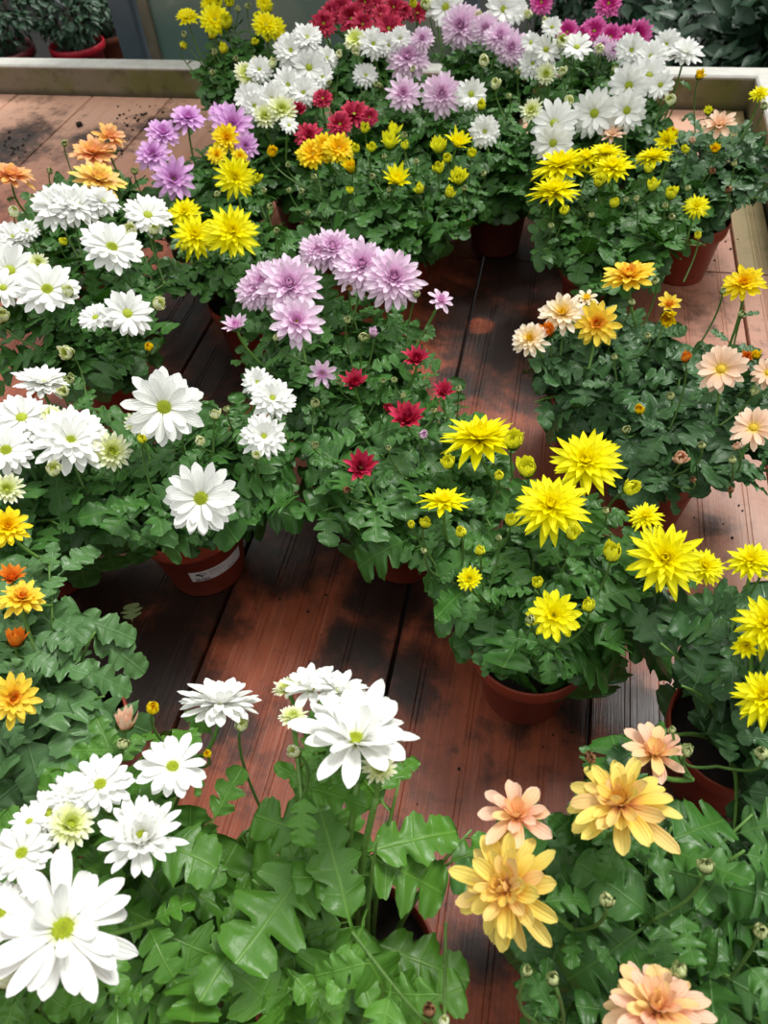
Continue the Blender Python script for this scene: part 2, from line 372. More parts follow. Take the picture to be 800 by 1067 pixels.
# ------------------------------------------------------------------ petals and flower heads
PROF = {
    'round':  ([0, .12, .3, .5, .7, .86, .95, 1], [.34, .5, .74, .94, 1, .82, .5, .14]),
    'long':   ([0, .15, .35, .55, .75, .9, .97, 1], [.36, .55, .8, .96, 1, .76, .44, .16]),
    'point':  ([0, .15, .35, .5, .68, .84, .95, 1], [.36, .62, .92, 1, .84, .52, .2, .03]),
    'bud':    ([0, .15, .35, .55, .75, .9, .97, 1], [.6, .85, 1, .98, .8, .5, .3, .1]),
}
def add_petal(mb, az, L, W, e0, e1, r0, z0, prof, lay, nu=8, nv=4, cup=.25, tw=0.0, curve=1.0):
    u = np.linspace(0, 1, nu); w = np.interp(u, *PROF[prof]) * W / 2
    el = np.radians(e0 + (e1 - e0) * u ** curve)
    ds = L / (nu - 1)
    r = r0 + np.concatenate([[0], np.cumsum(np.cos(el[:-1]) * ds)]); z = z0 + np.concatenate([[0], np.cumsum(np.sin(el[:-1]) * ds)])
    v = np.linspace(-1, 1, nv + 1)
    Y = v[None] * w[:, None]; C = cup * W * (v[None] ** 2) * np.interp(u, [0, .5, 1], [1, .8, .35])[:, None] + W * .03 * np.cos(v[None] * 9)
    a = tw * u[:, None]
    Yt = Y * np.cos(a) - C * np.sin(a); Ct = Y * np.sin(a) + C * np.cos(a)
    R = r[:, None] - np.sin(el)[:, None] * Ct; Z = z[:, None] + np.cos(el)[:, None] * Ct
    ca, sa = math.cos(az), math.sin(az)
    V = np.stack([R * ca - Yt * sa, R * sa + Yt * ca, Z], -1).reshape(-1, 3)
    uv = np.stack([np.repeat(u[:, None], nv + 1, 1), np.repeat((v[None] + 1) / 2, nu, 0)], -1).reshape(-1, 2)
    mb.add(V, grid_faces(nu, nv + 1), None, uv, (random.random(), lay))

# layers: (count, length, width, elev base, elev tip) in units of the flower radius, outermost first
KINDS = {
 'daisy':  dict(p='round', L=[(16, .86, .30, 10, -12), (14, .82, .29, 22, 4), (9, .70, .26, 34, 20)], r0=.16, disc=.19, cup=.16),
 'single': dict(p='long', L=[(13, .88, .32, 12, -14), (11, .82, .31, 26, 4)], r0=.14, disc=.17, cup=.16),
 'cupped': dict(p='round', L=[(12, .95, .36, 20, -2), (10, .90, .35, 38, 18), (4, .6, .3, 55, 70)], r0=.14, disc=.15, cup=.18),
 'ragged': dict(p='round', L=[(13, .96, .29, 2, -16), (10, .88, .29, 16, -2), (4, .62, .26, 40, 60)], r0=.14, disc=.16, cup=.16),
 'dense':  dict(p='round', L=[(17, .9, .27, 6, -14), (16, .84, .26, 18, 2), (14, .72, .25, 32, 18), (10, .54, .22, 48, 40)], r0=.12, disc=.12, cup=.2),
 'opening': dict(p='round', L=[(17, .86, .25, 18, 6), (16, .70, .22, 42, 40), (14, .5, .18, 62, 80), (12, .34, .15, 74, 105)], r0=.17, disc=.17, cup=.3),
 'pom':    dict(p='round', L=[(18, .95, .24, -4, -22), (18, .90, .23, 10, -8), (17, .82, .22, 22, 6), (15, .70, .21, 36, 20), (13, .56, .19, 52, 36), (12, .46, .17, 62, 74), (10, .36, .15, 70, 118), (6, .28, .13, 80, 130)], r0=.06, disc=.05, cup=.3),
 'spiky':  dict(p='point', L=[(16, .95, .25, -2, -16), (16, .90, .25, 12, -2), (14, .76, .23, 28, 12), (12, .58, .2, 46, 34), (9, .42, .16, 60, 84), (7, .32, .13, 70, 120)], r0=.06, disc=.06, cup=.28),
 'star':   dict(p='point', L=[(14, .95, .27, 4, -8), (12, .82, .26, 20, 6), (10, .5, .2, 48, 50), (8, .3, .15, 68, 90)], r0=.08, disc=.08, cup=.25),
 'semi':   dict(p='long', L=[(13, .94, .30, 2, -12), (13, .84, .29, 18, 4), (11, .62, .25, 36, 26), (10, .42, .2, 56, 60), (7, .26, .15, 74, 92)], r0=.08, disc=.08, cup=.26),
 'broad':  dict(p='long', L=[(13, 1.0, .29, 0, -18), (12, .90, .29, 18, 0), (10, .72, .27, 36, 18), (9, .52, .23, 56, 50), (7, .36, .18, 70, 100)], r0=.07, disc=.06, cup=.30),
 'few':    dict(p='long', L=[(8, .96, .36, 14, -2), (7, .80, .34, 36, 22), (6, .48, .26, 60, 70)], r0=.08, disc=.08, cup=.32),
 'half':   dict(p='point', L=[(11, 1.0, .34, 46, 30), (10, .86, .30, 60, 56), (8, .62, .26, 76, 84)], r0=.12, disc=.05, cup=.3),
 'crown':  dict(p='bud', L=[(11, 1.7, .62, 66, 78), (9, 1.6, .5, 78, 92), (6, 1.3, .4, 86, 96)], r0=.34, disc=.0, cup=.3),
 'barrel': dict(p='bud', L=[(10, 1.9, .8, 50, 122), (9, 1.8, .7, 58, 122), (7, 1.6, .5, 68, 112)], r0=.30, disc=.0, cup=.3),
 'bud':    dict(p='bud', L=[(9, 1.9, 1.0, 28, 152), (8, 1.75, .8, 44, 140), (6, 1.5, .5, 60, 125)], r0=.2, disc=.0, cup=.3),
}
BUDS = ('bud', 'barrel', 'crown')

def florets(mb, R, n, zb):
    ga = PI * (3 - 5 ** .5)
    for i in range(n):
        t = math.sqrt((i + .5) / n); a = i * ga; r = R * t; z = zb + R * .38 * (1 - t * t)
        s = R * .95 / math.sqrt(n) * (.75 + .45 * t)
        c = np.array([r * math.cos(a), r * math.sin(a), z])
        V = [c + np.array([s * math.cos(b), s * math.sin(b), 0]) for b in (0, 1.05, 2.09, 3.14, 4.19, 5.24)]
        V2 = [c + np.array([.72 * s * math.cos(b), .72 * s * math.sin(b), s * 1.0]) for b in (0, 1.05, 2.09, 3.14, 4.19, 5.24)]
        top = c + np.array([0, 0, s * 1.25])
        mb.add(np.array(V + V2 + [top]), grid_faces(2, 6, True), [[6 + j, 6 + (j + 1) % 6, 12] for j in range(6)])
def dome(mb, R, zb, n=16, k=5, h=.4):
    prof = [(R * math.cos(a), zb + R * h * math.sin(a)) for a in np.linspace(0, PI / 2 * .97, k)]
    lathe(mb, prof, n)

def head(kind, col, R, near, jit=1.0):
    K = KINDS[kind]; mb = MB(); nl = len(K['L'])
    nu, nv = (9, 4) if near >= 2 else ((7, 4) if near == 1 else (6, 2))
    if near >= 3: nu, nv = 12, 6
    ph = random.random() * 6
    for li, (cnt, L, W, e0, e1) in enumerate(K['L']):
        lay = 1 - li / max(1, nl - 1)
        for j in range(cnt):
            az = ph + li * 2.4 + 2 * PI * j / cnt + random.gauss(0, .5 / cnt * jit * 1.2)
            k = 1 + random.gauss(0, .075) * jit
            add_petal(mb, az, L * R * k, W * R * (1 + random.gauss(0, .08)), e0 + random.gauss(0, 6) * jit, e1 + random.gauss(0, 12) * jit - (30 if random.random() < .04 else 0),
                      K['r0'] * R, li * R * .025, K['p'], lay, nu, nv, K['cup'], random.gauss(0, .18) * jit, 1.0 if kind in BUDS else 1.3)
    return mb

def frame_matrix(loc, n, spin=0.0):
    from mathutils import Matrix, Vector
    n = nz(n); ref = np.array([0, 0, 1.0]) if abs(n[2]) < .9 else np.array([0, 1.0, 0]); a = nz(np.cross(ref, n)); b = np.cross(n, a)
    c, s = math.cos(spin), math.sin(spin); a2 = a * c + b * s; b2 = np.cross(n, a2)
    M = np.eye(4); M[:3, 0] = a2; M[:3, 1] = b2; M[:3, 2] = n; M[:3, 3] = loc
    return M

# ------------------------------------------------------------------ where the boards show between the plants (no leaf stands there)
GAPS = [
 [(168,598),(200,592),(228,580),(262,566),(264,600),(215,626),(172,614)], [(494,242),(552,236),(552,280),(495,280)], [(696,286),(738,266),(735,300),(698,306)],
 [(508,726),(588,726),(588,752),(508,752)], [(695,770),(752,765),(755,850),(722,850),(700,800)], [(390,598),(436,592),(436,614),(400,614)],
 [(222,752),(290,730),(300,800),(262,850),(255,900),(232,870),(215,800)],
 [(262,566),(322,556),(330,590),(362,606),(388,588),(395,604),(430,615),(424,655),(470,668),(474,705),(500,745),(600,745),(606,722),(640,728),(668,690),(672,655),(698,700),(690,745),(640,750),(600,770),(560,830),(505,815),(474,850),(472,905),(440,945),(410,935),(400,975),(440,965),(480,1010),(484,1067),(530,1067),(545,1010),(500,1000),(470,900),(474,870),(430,850),(440,760),(395,720),(340,697),(290,705),(270,725),(230,703),(190,738),(146,742),(112,690),(146,665),(120,640),(68,600),(110,572),(165,590),(195,622),(245,618)],
 [(480,282),(560,282),(600,305),(548,338),(528,372),(552,390),(548,420),(560,458),(505,430),(498,395),(470,380),(474,340)],
 [(738,262),(776,218),(800,214),(800,280),(762,285),(735,300),(705,312),(694,335)],
 [(700,545),(725,528),(800,505),(800,558),(762,565),(738,565)],
 [(0,103),(186,103),(180,125),(150,138),(128,150),(118,132),(90,140),(70,160),(0,160)],
 [(172,316),(236,312),(240,360),(228,398),(212,402),(196,372),(176,345)],
 [(0,0),(184,0),(190,100),(0,100)],
 [(640,0),(800,0),(800,72),(730,74),(720,50),(660,30)],
]
GP = [np.array(g, float) for g in GAPS]
def pip(x, y, poly):
    ins = False; n = len(poly); j = n - 1
    for i in range(n):
        if (poly[i][1] > y) != (poly[j][1] > y) and x < (poly[j][0] - poly[i][0]) * (y - poly[i][1]) / (poly[j][1] - poly[i][1]) + poly[i][0]: ins = not ins
        j = i
    return ins
def in_gap(p):
    q = Q(p); return any(pip(q[0], q[1], g) for g in GP)

# ------------------------------------------------------------------ the potted plants
FLOWER_DISCS = []   # (px, py, radius px, distance) of every head: no leaf may stand before it
def plant_xy(spec):
    p = P(*spec['pot']); return p[:2]

def solve_head(spec, px, py, dz=0.0):
    best = None; X0 = spec['xy']
    for z in np.linspace(spec['H'] - .14, spec['H'] + .05, 40):
        p = P(px, py, z); r = math.hypot(p[0] - X0[0], p[1] - X0[1])
        c = ((z - (spec['H'] - 1.6 * r * r)) / .035) ** 2 + (r / .13) ** 2
        if best is None or c < best[0]: best = (c, z)
    return P(px, py, best[1] + dz)

def make_plant(spec):
    X0 = spec['xy']; base = np.array([X0[0], X0[1], BENCH_Z])
    root = empty('potted_chrysanthemum', tuple(base), spec['label'], 'potted plant', 'potted chrysanthemums on the bench')
    S = spec.get('ps', 1.0)
    # pot
    mb = MB()
    pr = [(.0, .003), (.040, .003), (.046, .0), (.0475, .004), (.0585, .088), (.0645, .090), (.0655, .094), (.0665, .112), (.0655, .1145), (.0635, .1135), (.0605, .1), (.056, .085), (.0, .085)]
    lathe(mb, [(a * S, b * S) for a, b in pr[:-2]], 56)
    pot = mb.obj('pot', POT_D if spec.get('dark_pot') else POT, root)
    mb = MB(); r = np.linspace(0, .0612 * S, 7); th = np.linspace(0, 2 * PI, 28, endpoint=False)
    V = [[a * math.cos(t), a * math.sin(t), (.096 + .004 * math.sin(a * 300 + t * 3) * (a > 0)) * S] for a in r for t in th]
    mb.add(V, grid_faces(7, 28, True)); mb.obj('soil', SOIL, root)
    # heads first: positions
    heads = []
    for f in spec['F']:
        px, py, d, kind, col = f[:5]; o = f[5] if len(f) > 5 else {}
        p = solve_head(spec, px, py, o.get('dz', 0.0)); dist = Q(p)[2]
        R = d / 2 * dist / F
        to = nz(CAM - p)
        sx, sy = o.get('t', (random.gauss(0, .14), (.42 if kind not in BUDS else .5) + random.gauss(0, .1)))
        hr = UP - to * np.dot(UP, to); hr = nz(hr); rt = nz(np.cross(hr, to)) * 1.0
        q = max(0.02, 1 - min(.98, sx * sx + sy * sy)); n = nz(rt * sx + hr * sy + to * math.sqrt(q))
        heads.append((p, n, R, kind, col, d, dist, o))
        if kind not in BUDS or d > 14: FLOWER_DISCS.append((px, py, d * .44, dist))
    m = np.mean([h[0][:2] for h in heads], 0) - np.array(X0); L_ = np.linalg.norm(m)
    m = m * .75 * min(1, .07 / (L_ * .75 + 1e-6)); o_ = spec.get('off', (0, 0)); spec['off'] = (m[0] * .8 + o_[0], m[1] * .8 + o_[1])
    print(spec['label'][:40], 'xy', np.round(X0, 2), 'spread', round(max(float(np.linalg.norm(h[0][:2] - X0)) for h in heads), 2), 'off', np.round(spec['off'], 3))
    spec['heads'] = heads; spec['root'] = root; spec['base'] = base
    return root

def bez(a, b, c, n):
    t = np.linspace(0, 1, n)[:, None]; return a * (1 - t) ** 2 + 2 * b * t * (1 - t) + c * t * t

def leaf_ok(p, d, n, L):
    d = nz(d); n = np.asarray(n, float); n = nz(n - d * np.dot(n, d)); s = np.cross(n, d)
    for a, b, z in ((.4, 0, .06), (.7, 0, .2), (1.0, 0, .38), (.5, .27, .2), (.5, -.27, .2), (.8, .24, .25), (.8, -.24, .25)):
        if in_gap(p + d * L * a + s * L * b - n * L * z): return False
    for a, b in ((.35, 0), (.65, 0), (.95, 0), (.5, .2), (.5, -.2), (.8, .2), (.8, -.2)):
        if hidden_head(p + d * L * a + s * L * b - n * L * a * a * .3): return False
    return True
def hidden_head(p):
    q = Q(p)
    for (x, y, r, d) in FLOWER_DISCS:
        if q[2] < d + .01 and (q[0] - x) ** 2 + (q[1] - y) ** 2 < r * r: return True
    return False

def grow_plant(spec):
    root, base, heads = spec['root'], spec['base'], spec['heads']
    X0 = spec['xy']; hi = spec['hi']
    Hf = spec['H'] - spec.get('drop', .055); Rc = spec['R']; ox, oy = spec.get('off', (0, 0))
    nb = spec.get('nb', 18 if hi else 26); soil = base + [0, 0, .09]
    mat = LEAF[spec['leaf']]
    branches = []
    ga = PI * (3 - 5 ** .5)
    for i in range(nb):
        t = math.sqrt((i + .5) / nb); a = i * ga + spec['seed']
        z = .12 + (Hf - .12) * (1 - .62 * t ** 2.4) * (1 + rng.normal() * .05)
        end = np.array([X0[0] + ox + Rc * .80 * t * math.cos(a), X0[1] + oy + Rc * .80 * t * math.sin(a), BENCH_Z + z])
        st = soil + np.array([math.cos(a), math.sin(a), 0]) * .022 * t
        mid = (st + end) / 2 + np.array([0, 0, .035]) * (1 - .2 * t) - np.array([math.cos(a), math.sin(a), 0]) * Rc * .12 * t
        branches.append(bez(st, mid, end, 9))
    fol = MB()
    LL = spec.get('L', .074 if hi else .064)
    nleaf = spec.get('nl', 13 if hi else 16)
    for bi, B in enumerate(branches):
        if in_gap(B[-1]): continue
        s = MB(); tube(s, B - base, np.linspace(.0032, .0010, 9), 6); s.obj('stem', STEM, root)
        for j in range(nleaf):
            t = .22 + .78 * (j + .5) / nleaf; x = t * 8; i0 = min(7, int(x)); p = B[i0] * (1 - (x - i0)) + B[i0 + 1] * (x - i0)
            az = j * 2.4 + bi * 1.3 + rng.normal() * .3
            outv = p[:2] - (np.array(X0) + [ox, oy]); rr = np.linalg.norm(outv) / Rc; outv = outv / (np.linalg.norm(outv) + 1e-6)
            h = np.array([math.cos(az), math.sin(az)]) + outv * min(1.3, rr * 1.6); h /= np.linalg.norm(h) + 1e-6
            top = t > .82
            el = rng.normal(.10, .25) + (.30 if top else 0) - (.35 if t < .5 else 0)
            d = np.array([h[0] * math.cos(el), h[1] * math.cos(el), math.sin(el)])
            L = LL * (1.12 - .35 * abs(t - .5) * 2 - (.38 if t > .93 else .12 if top else 0)) * (1 + rng.normal() * .13)
            n = np.array([rng.normal() * .3, rng.normal() * .3, 1.0]) + np.array([outv[0], outv[1], 0]) * .35 * rr
            q = p + d * L * .62; tip = p + d * L * 1.0
            q2 = q - np.array([0, 0, L * .2])
            if not leaf_ok(p, d, n, L): continue
            if tip[2] < BENCH_Z + .03: continue
            add_leaf(fol, p - base, d, n, L, rng.uniform(.85, 1.2), max(0, (t - .7) * 1.8) * rng.random(), hi)
    # explicit leaves read from the photo: base px,py,z  tip px,py,z
    for e in spec.get('EX', []):
        a = P(*e[0:3]); b = P(*e[3:6]); L = np.linalg.norm(b - a); d = (b - a) / L
        n = np.array([0, 0, 1.0]) + nz(CAM - a) * .8
        ex = e[6] if len(e) > 6 else 1.0
        add_leaf(fol, a - base, d + nz(n - d * np.dot(n, d)) * .22, n, L * 1.06, ex * 1.1, e[7] if len(e) > 7 else .2, True, rng.choice([0, 3, 4, 7]))
    for e in spec.get('ES', []):
        pts = np.array([P(*q) for q in e]); tt = np.linspace(0, 1, len(pts)); t2 = np.linspace(0, 1, 14)
        pp = np.stack([np.interp(t2, tt, pts[:, k]) for k in range(3)], 1); st_ = MB(); tube(st_, pp - base, np.linspace(.0036, .0022, 14), 8); st_.obj('stem', STEM, root)
        branches.append(pp[[0, 2, 4, 6, 8, 9, 10, 12, 13]])
    # heads
    n_head = {}
    for (p, n, R, kind, col, dpx, dist, o) in heads:
        bud = kind in BUDS; K = KINDS[kind]
        near = 3 if dpx > 95 else 2 if dpx > 60 else 1 if dpx > 28 else 0
        k = 1.0 if bud else .97 / (K['r0'] + max(l[1] for l in K['L']) * .96)
        Rh = R * k * (1.4 if kind == 'half' else 1) if not bud else R * .94
        up = n
        # the head mesh
        mb = head(kind, col, Rh, near, o.get('jit', 1.0))
        spin = o.get('spin', random.random() * 6); org = p - up * (Rh * (.9 if bud else .12))
        M = frame_matrix(org - base, up, spin)
        from mathutils import Matrix
        Mm = Matrix(M.tolist()); nm = 'flower_bud' if bud else 'flower'
        ob = mb.obj(nm, PET['lemonbud' if bud and col == 'yellow' else col], root, mw=Mm)
        if col != spec['main'] and COLNAME.get(col):
            ob['label'] = COLNAME[col] + (' bud' if bud else ' flower')
        if not bud and K['disc'] > .0:
            dm = MB(); rd = K['disc'] * Rh
            if near >= 2 and K['disc'] > .1: dome(dm, rd, Rh * .05, 20, 5, .34); florets(dm, rd, 90 if near < 3 else 150, Rh * .05)
            else: dome(dm, rd, Rh * .06, 14, 5, .5)
            dm.obj('flower_center', DISC_Y if col in ('peach', 'pale', 'sunset', 'blush', 'amber', 'golden', 'salmon') else DISC, ob)
        # calyx + stalk in the head's own frame
        Mi = np.linalg.inv(M); sm = MB()
        if bud:
            cr = .98 if col != 'greenbud' else 1.02; hh = .95 if kind == 'crown' else .8 if kind == 'barrel' else 1.0
            for li, (cnt, L) in enumerate(((8, .95 * hh), (8, .75 * hh))):
                for j in range(cnt):
                    add_petal(sm, 2 * PI * (j + .5 * li) / cnt, Rh * L * 1.15, Rh * .72, 12, 100, Rh * .16, -Rh * .06, 'point', 0, 6, 2, .2)
            dome_r = Rh * .5
        else:
            for j in range(10):
                add_petal(sm, 2 * PI * j / 10, Rh * .30 if kind != 'half' else Rh * .5, Rh * .16, 20, 42, Rh * .04, -Rh * .085, 'point', 0, 4, 2, .2)
            dome_r = Rh * .2
        # stalk to the closest branch
        best, bd = None, 9
        for B in branches:
            for q in (B[5], B[7], B[8]):
                if q[2] > p[2] - .02: continue
                dd = np.linalg.norm((q - p) * [1, 1, .45]) + (.03 if q is B[5] else 0)
                if dd < bd: bd, best = dd, q
        if best is None: best = soil + [0, 0, .03]
        rs = (.0011 if bud else .0017) * spec.get('thick', 1)
        pts = bez(best, org - up * min(.06, np.linalg.norm(org - best) * .5), org - up * Rh * .04, 8)
        hp = (np.column_stack([pts - base, np.ones(8)]) @ Mi.T)[:, :3]
        tube(sm, hp, np.linspace(rs * 1.15, rs, 8), 6)
        sm.obj('flower_stalk' if not bud else 'bud_stalk', CALYX if bud else STEM, ob)
        # small leaves along the stalk
        for j, t in enumerate((.15, .4, .65)[: 3 if dpx > 24 else 2]):
            q = pts[int(t * 7)]; az = rng.random() * 6.28; L = LL * rng.uniform(.4, .72) * (1 - .4 * t)
            d = np.array([math.cos(az), math.sin(az), rng.uniform(.0, .5)])
            mid = q + nz(d) * L * .6
            if hidden_head(mid) or hidden_head(q + nz(d) * L) or in_gap(mid) or in_gap(q + nz(d) * L): continue
            add_leaf(fol, q - base, d, [rng.normal() * .3, rng.normal() * .3, 1], L, rng.uniform(.7, 1), .6 * rng.random(), hi)
    o = fol.obj('foliage', mat, root)
    return root

COLNAME = {'white': 'white', 'cream': 'half-open creamy green', 'yellow': 'lemon yellow', 'golden': 'golden yellow', 'amber': 'amber', 'orange': 'orange',
           'pale': 'pale yellow-peach', 'peach': 'peach', 'salmon': 'salmon', 'sunset': 'yellow and peach', 'blush': 'blush pink', 'pink': 'pink',
           'mauve': 'mauve', 'crimson': 'crimson', 'magenta': 'magenta', 'greenbud': 'closed green', 'brown': 'brown'}
D, SG, DN, OP, PM, SK, ST, SM, BR, FW, HF = 'daisy', 'single', 'dense', 'opening', 'pom', 'spiky', 'star', 'semi', 'broad', 'few', 'half'
CR, BA, BU = 'crown', 'barrel', 'bud'
W, CM, Y, G, A, O = 'white', 'cream', 'yellow', 'golden', 'amber', 'orange'
GB = 'greenbud'
def t(x, y, **k): return dict(t=(x, y), **k)

